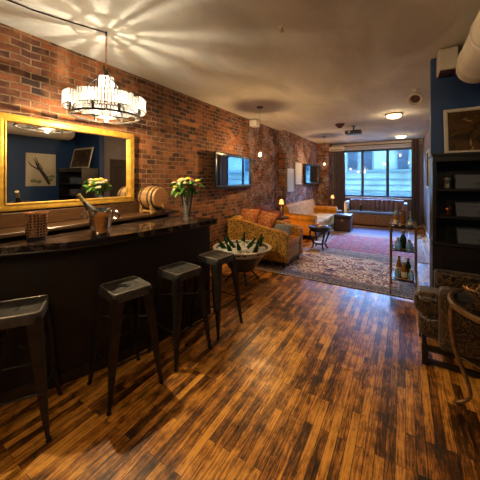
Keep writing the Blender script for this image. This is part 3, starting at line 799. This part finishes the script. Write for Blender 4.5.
# leaning picture on cabinet
t = thing('leaning_picture', 'amber painting in a pale frame leaning on top of the black cabinet', 'picture', (3.365, 3.56, T+.001))
t.rotation_euler = (R(-13), 0, 0)
m = MB(); w_, h_ = .80, .50
m.box(0, w_, -.012, .012, 0, .035, .003).box(0, w_, -.012, .012, h_-.035, h_, .003).box(0, .035, -.012, .012, .035, h_-.035, .003).box(w_-.035, w_, -.012, .012, .035, h_-.035, .003)
obj('frame', m, M['paleframe'], t, smooth=0)
obj('painting', MB().box(.03, w_-.03, -.004, .004, .03, h_-.03), M['art_gold'], t, smooth=0)

# picture on navy side wall (seen in the bar mirror)
t = thing('botanical_print', 'square botanical print on the navy wall, seen in the bar mirror', 'picture', (XN-.012, 3.0, 1.42))
obj('print_panel', MB().box(-.010, .010, -.30, .30, 0, .74, .003), M['art_paper'], t, smooth=0)
m = MB()
m.tube([(-.013,.16,.04), (-.013,.05,.25), (-.013,-.06,.42), (-.013,-.12,.55)], [.028,.04,.03,.008], 6)
for a, b2, c2 in ((-.06,.42,.62), (-.02,.4,.66), (-.16,.36,.55), (.06,.28,.52)): m.tube([(-.013,-.03,.36), (-.013,a-.04,b2+.1), (-.013,a-.1,c2)], [.02,.012,.004], 6)
obj('plant_drawing', m, M['ink'], t)
m = MB()
for a, z in ((.18,.14), (.10,.2), (-.16,.12), (-.05,.1), (.22,.22)): m.sphere((-.012, a, z), .06, 10, 6, (.06,1,.6))
obj('leaf_drawing', m, M['inkgreen'], t)

# tall mirror on the far right wall
t = thing('tall_mirror', 'narrow pale framed mirror on the right wall beyond the navy corner', 'mirror', (XR-.03, 8.35, 1.35))
obj('frame', frame_bars(MB(), -.45, .45, 0, .95, .05, -.02, .025, .006), M['silverframe'], t)
obj('mirror_glass', MB().box(-.012, -.004, -.42, .42, .04, .91), M['screen'], t, smooth=0)

# ------------------------------------------------------------------ armchair right
t = thing('armchair', 'dark patterned velvet armchair before the black cabinet', 'armchair', (3.08, 2.785, 0))
obj('seat_cushion', MB().box(.0, .72, .125, .395, .36, .56, .07, 5), M['leopard'], t, smooth=60)
obj('seat_front', MB().box(.03, .75, .12, .40, .17, .37, .06, 4), M['leopard'], t, smooth=60)
obj('arm', MB().box(.17, .95, -.02, .115, .16, .665, .035, 4), M['leopard'], t, smooth=60)
obj('arm', MB().box(.17, .95, .405, .515, .16, .70, .03, 4), M['leopard'], t, smooth=60)
obj('backrest', MB().box(.76, .95, .115, .41, .16, .92, .05, 4), M['leopard'], t, smooth=60)
for x in (.05, .88):
    for y in (.0, .47): obj('leg', MB().box(x, x+.045, y, y+.045, 0, .17, .004), M['espresso'], t, smooth=0)
for y in (.0, .47): obj('rail', MB().box(.095, .88, y+.005, y+.04, .015, .05, .003).box(.095, .88, y+.005, y+.04, .12, .165, .003), M['espresso'], t, smooth=0)
obj('rail', MB().box(.055, .09, .045, .47, .12, .165, .003), M['espresso'], t, smooth=0)

# side table right
t = thing('side_table', 'round dark glass top side table with curved bronze legs, right edge', 'side table', (3.635, 2.37, 0))
RT = .37
obj('table_rim', MB().lathe([(RT-.03,.715), (RT,.72), (RT+.006,.735), (RT,.752), (RT-.012,.755), (RT-.03,.745)], seg=48, cap=False), M['bronze'], t, smooth=50)
obj('table_top', MB().lathe([(RT-.02,.728), (RT-.02,.742)], seg=48), M['bartop'], t)
for k in range(4):
    a = R(172 + 90*k); 
    P = curve_pts([(RT-.035,0,.725), (RT-.015,0,.60), (RT-.04,0,.38), (RT-.10,0,.2), (RT-.12,0,.09), (RT-.06,0,.02), (RT-.03,0,.018)], 5)
    pts = [(p.x*math.cos(a), p.x*math.sin(a), p.z) for p in P]
    rs = [.019 - .008*min(1, i/(len(pts)*.7)) for i in range(len(pts))]
    obj('leg', MB().tube(pts, rs, 8), M['bronze'], t, smooth=60)
obj('stretcher_ring', MB().torus(.19, .007, (0,0,.30), 30, 6), M['bronze'], t)
for k in range(4):
    a = R(172+90*k); obj('stretcher', MB().tube([(.19*math.cos(a),.19*math.sin(a),.30), (.315*math.cos(a),.315*math.sin(a),.34)], .006, 6), M['bronze'], t)
t = thing('gold_wreath_bowl', 'gold openwork bowl on the round side table', 'bowl', (3.44, 2.42, .7565))
m = MB().torus(.035, .005, (0,0,.005), 20, 5)
rnd = random.Random(5)
for k in range(14):
    a = 2*PI*k/14; m.tube([(.035*math.cos(a), .035*math.sin(a), .005), (.075*math.cos(a+.3), .075*math.sin(a+.3), .04), (.085*math.cos(a), .085*math.sin(a), .075)], .004, 5)
m.torus(.085, .005, (0,0,.075), 28, 5)
obj('wire_bowl', m, M['brass'], t, smooth=60)
t = thing('green_glass_ball', 'pale green glass dish on the side table at the right edge', 'dish', (3.60, 2.44, .7565))
obj('dish', MB().lathe([(.03,0), (.06,.01), (.085,.05), (.082,.05), (.055,.015)], seg=28), simple('pale_green_glass', (.22,.36,.22), .15), t, smooth=50)

# ------------------------------------------------------------------ bar cart
t = thing('bar_cart', 'bronze three tier bar cart of bottles at the corner of the beige rug', 'bar cart', (2.84, 4.28, 0), 0)
cw, cd = .30, .42
for x in (0, cw):
    for y in (0, cd):
        obj('post', MB().tube([(x, y, .05), (x, y, .965)], .010, 8), M['brass'], t)
        obj('caster', MB().lathe([(.024,-.008), (.024,.008)], (x, y, .0245), 16, Matrix.Rotation(R(90), 4, 'Y')).tube([(x,y,.03),(x,y,.06)], .008, 6), M['rubber'], t)
for z in (.20, .60, .93):
    obj('shelf', MB().box(.008, cw-.008, .008, cd-.008, z-.008, z, .001), M['espresso'], t, smooth=0)
    obj('shelf_rail', MB().tube([(0,0,z+.03), (cw,0,z+.03), (cw,cd,z+.03), (0,cd,z+.03), (0,0,z+.03)], .006, 6), M['brass'], t)
obj('handle', MB().tube(curve_pts([(cw,0,.93), (cw+.05,0,.96), (cw+.085,0,.93), (cw+.085,.0,.86), (cw+.03,0,.80), (cw,0,.79)], 6) and [tuple(p) for p in curve_pts([(cw,0,.93), (cw+.05,0,.96), (cw+.085,0,.93), (cw+.085,.0,.86), (cw+.03,0,.80), (cw,0,.79)], 6)], .009, 8), M['brass'], t, smooth=60)
cols = [('amber','amber liquor'), ('glass','clear glass'), ('greenglass','dark green'), ('amber','amber liquor'), ('blueglass','pale blue'), ('amber','amber liquor')]
k = 0
places = ['front left corner', 'front centre', 'front right corner', 'second row left', 'second row centre', 'second row right', 'third row left', 'third row centre', 'third row right', 'back row left', 'back row centre', 'back row right']
for iy in range(4):
    for ix in range(3):
        c_, nm = cols[(k*5+iy) % 6]
        h = [.20, .27, .16, .30, .23, .18][(k*7) % 6]
        bottle(f'{nm} bottle on the top tier of the bar cart, {places[k]}', (2.84+.065+.085*ix, 4.28+.065+.095*iy, .931), h, .030, M[c_], group='bottles on the top tier of the bar cart', lab=(k % 2 == 0), neck=.010)
        k += 1
for (x, y, h, c_, lb) in ((.09,.10,.17,'blueglass','pale blue decanter on the middle tier of the bar cart, left'), (.22,.10,.15,'blueglass','pale blue decanter on the middle tier of the bar cart, right'),
                          (.15,.26,.24,'greenglass','dark bottle on the middle tier of the bar cart, behind the decanters')):
    bottle(lb, (2.84+x, 4.28+y, .601), h, .042, M[c_], group='bottles on the middle tier of the bar cart', lab=False)
for (x, y, h, c_, lb) in ((.08,.09,.14,'blueglass','pale blue glass bottle on the lowest tier of the bar cart, front left'), (.24,.09,.15,'blueglass','pale blue glass bottle on the lowest tier of the bar cart, front right'),
                          (.16,.10,.24,'amber','amber bottle on the lowest tier of the bar cart, front middle'), (.10,.25,.28,'amber','tall amber bottle on the lowest tier of the bar cart, back left'), (.21,.27,.26,'greenglass','tall dark green bottle on the lowest tier of the bar cart, back right')):
    bottle(lb, (2.84+x, 4.28+y, .201), h, .036, M[c_], group='bottles on the lowest tier of the bar cart', lab=(c_ == 'amber'))

# ------------------------------------------------------------------ beverage tub
TX, TY = .84, 3.66
t = thing('beverage_tub', 'large wide tapered tub of ice on a stand behind the bar end', 'tub', (TX, TY, 0))
obj('tub_body', MB().lathe([(.17,.19), (.20,.20), (.28,.32), (.39,.48), (.425,.515), (.415,.515), (.36,.46)], seg=40, cap=False), M['tub'], t, smooth=50)
obj('tub_bottom', MB().lathe([(.18,.185), (.19,.20)], seg=30), M['tub'], t)
obj('rim', MB().lathe([(.405,.505), (.425,.50), (.452,.512), (.455,.527), (.43,.535), (.405,.522)], seg=48, cap=False), M['tubrim'], t, smooth=50)
for a in (45, 135, 225, 315):
    ca, sa = math.cos(R(a)), math.sin(R(a))
    obj('stand_leg', MB().tube([(.20*ca,.20*sa,.30), (.13*ca,.13*sa,.16), (.27*ca,.27*sa,.012)], .014, 8), M['iron'], t)
m = MB(); rnd = random.Random(11)
for i in range(260):
    a = rnd.uniform(0, 2*PI); rr = .385*math.sqrt(rnd.random()); s_ = rnd.uniform(.014, .024)
    Mm = Matrix.Translation((rr*math.cos(a), rr*math.sin(a), .475+rnd.uniform(-.02,.02)+.02*(1-rr/.4))) @ Euler((rnd.uniform(0,3), rnd.uniform(0,3), rnd.uniform(0,3))).to_matrix().to_4x4()
    m.box(-s_, s_, -s_, s_, -s_, s_, .004, 1, Mm)
m.lathe([(.36,.43), (.39,.465), (.2,.48), (.01,.482)], seg=30)
tag(obj('ice', m, M['ice'], loc=(TX, TY, 0)), 'heap of ice cubes filling the wide tapered tub', 'ice', kind='stuff')
spots = [(-.28,.05,'far left rim of the tub'), (-.20,-.18,'left front of the tub'), (-.06,-.25,'front of the tub'), (.10,-.22,'front right of the tub'), (.27,-.05,'right rim of the tub, standing tallest'),
         (.05,.02,'middle of the tub'), (-.12,.20,'back left of the tub'), (.15,.24,'back right of the tub'), (-.10,-.05,'left of middle in the tub'), (.22,.12,'right side of the tub, behind the tallest')]
b0 = None
for i, (x, y, lb) in enumerate(spots):
    a = math.atan2(y, x) + rnd.uniform(-.5, .5); tl_ = rnd.uniform(.15, .75)
    dirv = Vector((math.cos(a)*math.sin(tl_), math.sin(a)*math.sin(tl_), math.cos(tl_)))
    base = Vector((TX + x*.85, TY + y*.85, .44)) 
    o = bottle('dark green bottle in the ice, ' + lb, tuple(base), .27, .034, M['greenglass'], rot=dirv.to_track_quat('Z','Y').to_euler(), group='green bottles in the ice tub', foil=M['greenglass'], lab=(i % 3 == 0), name='wine_bottle')

# ------------------------------------------------------------------ loveseat
SX0, SX1, SY0, SY1 = .05, 1.27, 4.44, 5.32
t = thing('loveseat', 'gold patterned loveseat against the brick wall behind the ice tub', 'sofa', (0,0,0))
pr = [(SX0,.80), (SX0+.18,.82), (SX0+.35,.79), (SX0+.6,.74), (SX0+.85,.69), (SX1-.05,.645), (SX1,.60)]
def side_panel(y0, y1):
    m = MB(); rings = []
    for y, k in ((y0, .012), (y0+.02, 0), (y1-.02, 0), (y1, .012)):
        rings.append([Vector((SX0+k, y, .13)), Vector((SX1-k, y, .13))] + [Vector((x - (k if x > .9 else 0), y, z-k)) for x, z in reversed(pr)])
    return m.loft(rings)
obj('arm', side_panel(SY0, SY0+.14), M['golddamask'], t, smooth=40)
obj('arm', side_panel(SY1-.14, SY1), M['golddamask'], t, smooth=40)
obj('backrest', MB().box(SX0, SX0+.20, SY0+.14, SY1-.14, .13, .84, .04, 3), M['golddamask'], t, smooth=50)
obj('seat', MB().box(SX0+.2, SX1-.02, SY0+.14, SY1-.14, .13, .34, .02, 2), M['golddamask'], t, smooth=50)
obj('seat_cushion', MB().box(SX0+.21, SX1-.01, SY0+.145, SY1-.145, .342, .47, .04, 3), M['goldvelvet'], t, smooth=50)
obj('piping', MB().tube([(x, SY0+.004, z+.002) for x, z in pr], .008, 6), M['goldvelvet'], t)
for x in (SX0+.06, SX1-.08):
    for y in (SY0+.06, SY1-.06): obj('leg', MB().tube([(x, y, .13), (x, y, .0 if x < .5 else .0095)], [.028,.018], 8), M['espresso'], t)
obj('base_rail', MB().box(SX0+.02, SX1-.02, SY0+.02, SY1-.02, .095, .13), M['espresso'], t, smooth=0)
def cushion(label, loc, rot, mat, w=.42, name='cushion', group=None):
    o = obj(name, MB().pillow(w, w, .17), mat, smooth=80, loc=loc, rot=rot); return tag(o, label, 'cushion', group)
cushion('rust brown cushion nearest the wall in the gold loveseat corner', (.34, 4.78, .80), (R(62), 0, R(8)), M['rust'], .40)
cushion('rust orange cushion leaning beside another behind the loveseat arm', (.70, 4.84, .755), (R(58), R(6), R(-6)), M['rust'], .40)
cushion('gold cushion at the far end of the loveseat back', (.34, 5.10, .66), (R(74), R(4), R(75)), M['goldvelvet'], .30)
o = cushion('blue grey cushion on the front of the loveseat seat', (1.02, 4.80, .60), (R(38), 0, R(12)), M['greyfabric'], .34)

# red leather chair
t = thing('club_chair', 'rust red leather chair between the loveseat and the lamp', 'armchair', (.10, 5.36, 0))
obj('backrest', MB().box(0, .16, .02, .56, .12, .97, .04, 3), M['redleather'], t, smooth=50)
obj('arm', MB().box(.13, .66, .0, .10, .12, .90, .035, 3), M['redleather'], t, smooth=50)
obj('arm', MB().box(.13, .66, .50, .60, .12, .62, .035, 3), M['redleather'], t, smooth=50)
obj('seat_cushion', MB().box(.15, .68, .10, .50, .14, .46, .04, 3), M['redleather'], t, smooth=50)
for x in (.04, .58):
    for y in (.05, .54): obj('leg', MB().tube([(x,y,.13), (x,y,0)], [.02,.015], 8), M['espresso'], t)

# lamp tables and lamps
def lamp_table(tl_, ll, x, y, h, e, r=.19, lh=.42):
    t = thing('lamp_table', tl_, 'table', (x, y, 0))
    obj('table_top', MB().lathe([(r-.01,h-.025), (r,h-.02), (r,h-.005), (r-.006,h)], seg=28), M['espresso'], t)
    obj('pedestal', MB().lathe([(.03,.03), (.02,.08), (.028,h*.5), (.018,h*.8), (.05,h-.024)], seg=16), M['espresso'], t, smooth=50)
    for k in range(3):
        a = 2*PI*k/3+.4; obj('foot', MB().tube([(0,0,.10), (.08*math.cos(a),.08*math.sin(a),.06), (.16*math.cos(a),.16*math.sin(a),.013)], .012, 6), M['espresso'], t)
    l = thing('table_lamp', ll, 'lamp', (x, y, h+.001))
    obj('base', MB().lathe([(.055,0), (.055,.012), (.015,.03), (.022,.10), (.04,.16), (.02,.22), (.008,.25), (.008,lh-.12)], seg=18), M['brass'], l, smooth=50)
    obj('lamp_shade', MB().lathe([(.062,lh-.11), (.036,lh+.0), (.034,lh), (.060,lh-.11)], seg=24, cap=False), M['shade_glow'], l, smooth=50)
    obj('bulb', MB().sphere((0,0,lh-.07), .018, 10, 8), M['bulb'], l)
    light(l, 'POINT', (0,0,lh-.07), e*.9, (1,.46,.15), .012, 'bulb_light')
lamp_table('small round dark table holding the nearer orange lamp', 'small glowing orange table lamp between the leather chair and tufted sofa', .44, 6.22, .66, 16)
lamp_table('small round dark table holding the farther orange lamp', 'small glowing orange table lamp beyond the far end of the tufted sofa', .84, 9.93, .58, 16, lh=.44)

# tufted sofa
t = thing('tufted_sofa', 'long gold tufted sofa with rolled arms under the two prints', 'sofa', (.21, 6.85, 0))
L = 2.72; dp = .86
m = MB(); rows = []
for i in range(49):
    y = .1 + (L-.2)*i/48
    ring = []
    for k in range(10):
        z = .42 + .44*k/9
        tf = .022*math.cos(2*PI*(i/4.0 + (.5 if (k//2) % 2 else 0)))*math.cos(PI*(k % 2))
        ring.append(Vector((.20 - .10*(k/9) + tf, y, z)))
    ring += [Vector((.06, y, .90)), Vector((.0, y, .86)), Vector((.0, y, .15)), Vector((.2, y, .15))]
    rows.append(ring)
m.loft(rows); obj('backrest', m, M['goldvelvet'], t, smooth=80)
tuft = MB()
for i in range(12):
    for z in (.55, .70, .82): tuft.sphere((.185-.1*(z-.42)/.44, .2+i*.21+(.1 if z == .70 else 0), z), .012, 6, 4)
obj('buttons', tuft, M['rust'], t)
for y0 in (0, L-.20):
    a_ = MB().box(.02, dp, y0+.03, y0+.17, .13, .56, .02, 2)
    a_.tube([(.02, y0+.10, .58), (dp+.01, y0+.10, .56)], .095, 16)
    obj('arm', a_, M['goldvelvet'], t, smooth=60)
obj('seat_frame', MB().box(.05, dp-.03, .18, L-.18, .13, .31, .02, 2), M['goldvelvet'], t, smooth=50)
for k in range(3):
    w3 = (L-.42)/3; y0 = .21 + k*w3
    obj('seat_cushion', MB().box(.19, dp, y0+.004, y0+w3-.004, .312, .45, .035, 3), M['goldvelvet'], t, smooth=60)
for x in (.06, dp-.06):
    for y in (.08, L-.08): obj('leg', MB().tube([(x,y,.13), (x,y,0)], [.03,.02], 8), M['espresso'], t)
obj('skirt_rail', MB().box(dp-.03, dp-.01, .18, L-.18, .10, .16), M['espresso'], t, smooth=0)

# ------------------------------------------------------------------ coffee table
t = thing('coffee_table', 'round dark side table with curved legs beside the loveseat', 'table', (1.36, 6.22, .008))
obj('table_top', MB().lathe([(.235,.46), (.25,.47), (.25,.495), (.24,.505)], seg=36), M['espresso'], t, smooth=40)
obj('apron', MB().lathe([(.20,.40), (.215,.46)], seg=30), M['espresso'], t)
obj('lower_shelf', MB().lathe([(.15,.12), (.15,.14)], seg=28), M['espresso'], t)
for k in range(4):
    a = R(40+90*k); P = curve_pts([(.20,0,.44), (.225,0,.34), (.15,0,.16), (.16,0,.06), (.20,0,.014)], 5)
    obj('leg', MB().tube([(p.x*math.cos(a), p.x*math.sin(a), p.z) for p in P], [.024-.01*i/len(P) for i in range(len(P))], 8), M['espresso'], t, smooth=60)
t = thing('round_tray', 'silver tray on the round table beside the loveseat', 'tray', (1.40, 6.20, .5145))
obj('tray_plate', MB().lathe([(.12,0), (.14,.012), (.138,.014), (.115,.004)], seg=28), M['chrome'], t, smooth=40)
t = thing('candle', 'small orange glowing candle on the tray', 'candle', (1.34, 6.18, .520))
obj('cup', MB().lathe([(.025,0), (.032,.05), (.030,.05), (.022,.004)], seg=16), M['copper'], t)
obj('flame', MB().sphere((0,0,.05), .009, 8, 6, (1,1,1.6)), M['shade_glow'], t)
tag(obj('dish', MB().lathe([(.06,0), (.10,.012), (.098,.014), (.05,.004)], seg=24), M['white'], loc=(1.36, 6.20, .149)), 'white dish on the lower shelf of the round table', 'dish')

# trunk and stool by the window
t = thing('storage_chest', 'black leather topped square trunk on the navy rug', 'trunk', (1.17, 8.62, .006))
obj('trunk_body', MB().box(0, .46, 0, .48, .03, .36, .008), M['trunkside'], t, smooth=0)
obj('lid', MB().box(-.008, .468, -.008, .488, .36, .50, .02, 3), M['blackleather'], t, smooth=40)
for x in (0, .45):
    for y in (0, .47): obj('corner_guard', MB().box(x-.004, x+.014, y-.004, y+.014, 0.0, .36, .002), M['iron'], t, smooth=0)
obj('latch', MB().box(.20, .26, -.018, -.004, .30, .37, .003), M['brass'], t)
t = thing('drum_table', 'small round blue topped table beside the left curtain', 'table', (1.02, 9.80, .006))
obj('table_top', MB().lathe([(.16,.47), (.17,.475), (.17,.49), (.165,.50)], seg=28), M['bluegrey'], t)
obj('drum', MB().lathe([(.13,0), (.14,.02), (.10,.24), (.14,.47)], seg=24), M['blackleather'], t, smooth=50)

# window sofa
t = thing('window_bench', 'long low tufted banquette under the window', 'sofa', (1.20, 9.98, 0))
L = 1.90
m = MB(); rings = []
for i in range(85):
    x = .1 + (L-.2)*i/84; ph = abs(math.sin(PI*i/7.0)); ring = [Vector((x, .80, .42)), Vector((x, .80, .86))]
    for k in range(7):
        z = .86 - .44*k/6; ring.append(Vector((x, .68 - .07*ph - .03*math.sin(PI*k/6), z)))
    rings.append(ring)
m.loft(rings); obj('backrest', m, M['tuft'], t, smooth=60)
obj('seat_cushion', MB().box(.10, L-.10, .08, .64, .40, .49, .03, 3), M['bluegrey'], t, smooth=50)
obj('base', MB().box(.02, L-.02, .10, .80, .05, .40, .01), M['benchbase'], t, smooth=0)
obj('arm', MB().box(0, .10, .08, .80, .05, .80, .02, 2), M['white'], t, smooth=50)
obj('arm', MB().box(L-.10, L, .08, .80, .05, .80, .02, 2), M['tuft'], t, smooth=50)
for x in (.05, L-.05):
    for y in (.14, .72): obj('leg', MB().tube([(x,y,.05), (x,y,0)], .02, 8), M['espresso'], t)
bottle('small dark bottle standing on the window banquette seat', (1.72, 10.22, .491), .24, .035, M['greenglass'], lab=False)

# curtains and rods
def curtain(label, x0, x1, y, mat, folds, z0=.02, z1=2.70, amp=.045, name='curtain'):
    rings = []; N = folds*8
    pts = [(x0 + (x1-x0)*i/N, y + amp*math.sin(2*PI*folds*i/N)) for i in range(N+1)]
    prof = pts + [(x, yy+.012) for x, yy in reversed(pts)]
    m = MB()
    for z, s in ((z0, 1.0), (z0+1.2, .97), (z1-.5, .95), (z1, .9)):
        rings.append([Vector(((x-x0)*s + x0, y + (yy-y)*s, z)) for x, yy in prof])
    m.loft(rings); o = obj(name, m, mat, smooth=70); return tag(o, label, 'curtain')
curtain('grey brown curtain hanging left of the window', .70, 1.12, 10.84, M['curtain_l'], 5, z1=2.72)
curtain('dark striped red and gold curtain hanging right of the window', 3.20, 3.44, 10.20, M['curtain_r'], 3, z1=2.84)
tag(obj('curtain_rod', MB().tube([(.62, 10.74, 2.80), (3.52, 10.74, 2.80)], .014, 8), M['iron']), 'long dark curtain rod across the top of the window', 'curtain rod')
t = thing('roller_blind', 'pale rolled blind above the window glass', 'blind', (.90, 10.92, 2.67))
obj('blind_roll', MB().tube([(0,0,.03), (2.38,0,.03)], .032, 14), M['white'], t)
t = thing('wall_unit', 'small cream box on the wall above the left curtain', 'box', (.92, 10.52, 2.62))
obj('unit_case', MB().box(-.31, .20, -.12, .12, 0, .16, .015, 2), M['cream'], t)
obj('unit_slot', MB().box(-.28, .17, -.125, -.119, .02, .05), M['trunkside'], t)

# ------------------------------------------------------------------ rugs
def rug(label, x0, x1, y0, y1, z, field, border, bw=.28):
    cx, cy = (x0+x1)/2, (y0+y1)/2; hx, hy = (x1-x0)/2, (y1-y0)/2
    t = thing('rug', label, 'rug', (cx, cy, z))
    obj('rug_field', MB().box(-hx+bw, hx-bw, -hy+bw, hy-bw, 0, .0085), field, t, smooth=0)
    m = MB().box(-hx, hx, -hy, -hy+bw, 0, .008).box(-hx, hx, hy-bw, hy, 0, .008).box(-hx, -hx+bw, -hy+bw, hy-bw, 0, .008).box(hx-bw, hx, -hy+bw, hy-bw, 0, .008)
    obj('rug_border', m, border, t, smooth=0)
    m = MB()
    for k in (.012, bw-.02):
        m.box(-hx+k, hx-k, -hy+k, -hy+k+.018, .008, .0092).box(-hx+k, hx-k, hy-k-.018, hy-k, .008, .0092).box(-hx+k, -hx+k+.018, -hy+k, hy-k, .008, .0092).box(hx-k-.018, hx-k, -hy+k, hy-k, .008, .0092)
    obj('guard_stripe', m, M['fringe'], t, smooth=0)
rug('beige patterned rug with dark border, nearest of the three rugs', .62, 3.20, 4.22, 6.12, .001, M['rug1'], M['rug1b'])
rug('red patterned rug in the middle of the three rugs', 1.15, 3.40, 6.14, 8.40, .001, M['rug2'], M['rug2b'], .22)
rug('navy patterned rug nearest the window', 1.13, 3.30, 8.42, 9.96, .001, M['rug3'], M['rug3b'], .2)

# ------------------------------------------------------------------ daylight
wd = bpy.data.worlds.new('world'); bpy.context.scene.world = wd; wd.use_nodes = True
bg = wd.node_tree.nodes['Background']; bg.inputs[0].default_value = (.25, .48, 1.0, 1); bg.inputs[1].default_value = 62.0
pl = bpy.data.lights.new('window_portal', 'AREA'); pl.shape = 'RECTANGLE'; pl.size = WX1-WX0; pl.size_y = WZ1-WZ0; pl.cycles.is_portal = True
po = bpy.data.objects.new('window_portal', pl); C.objects.link(po); po.location = ((WX0+WX1)/2, YF+.21, (WZ0+WZ1)/2); po.rotation_euler = (R(-90), 0, 0)

# ------------------------------------------------------------------ camera
cam = bpy.data.cameras.new('camera'); co = bpy.data.objects.new('camera', cam); C.objects.link(co)
co.location = (3.0, 0, 1.57); co.rotation_euler = (R(90), 0, R(31.0))
cam.sensor_width = 36; cam.lens = 36*273/480; cam.shift_y = -60.5/480; cam.clip_start = .05
sc = bpy.context.scene; sc.camera = co
vs = sc.view_settings; vs.view_transform = 'Standard'; vs.look = 'None'; vs.gamma = 1; vs.use_curve_mapping = False; vs.exposure = 1.0
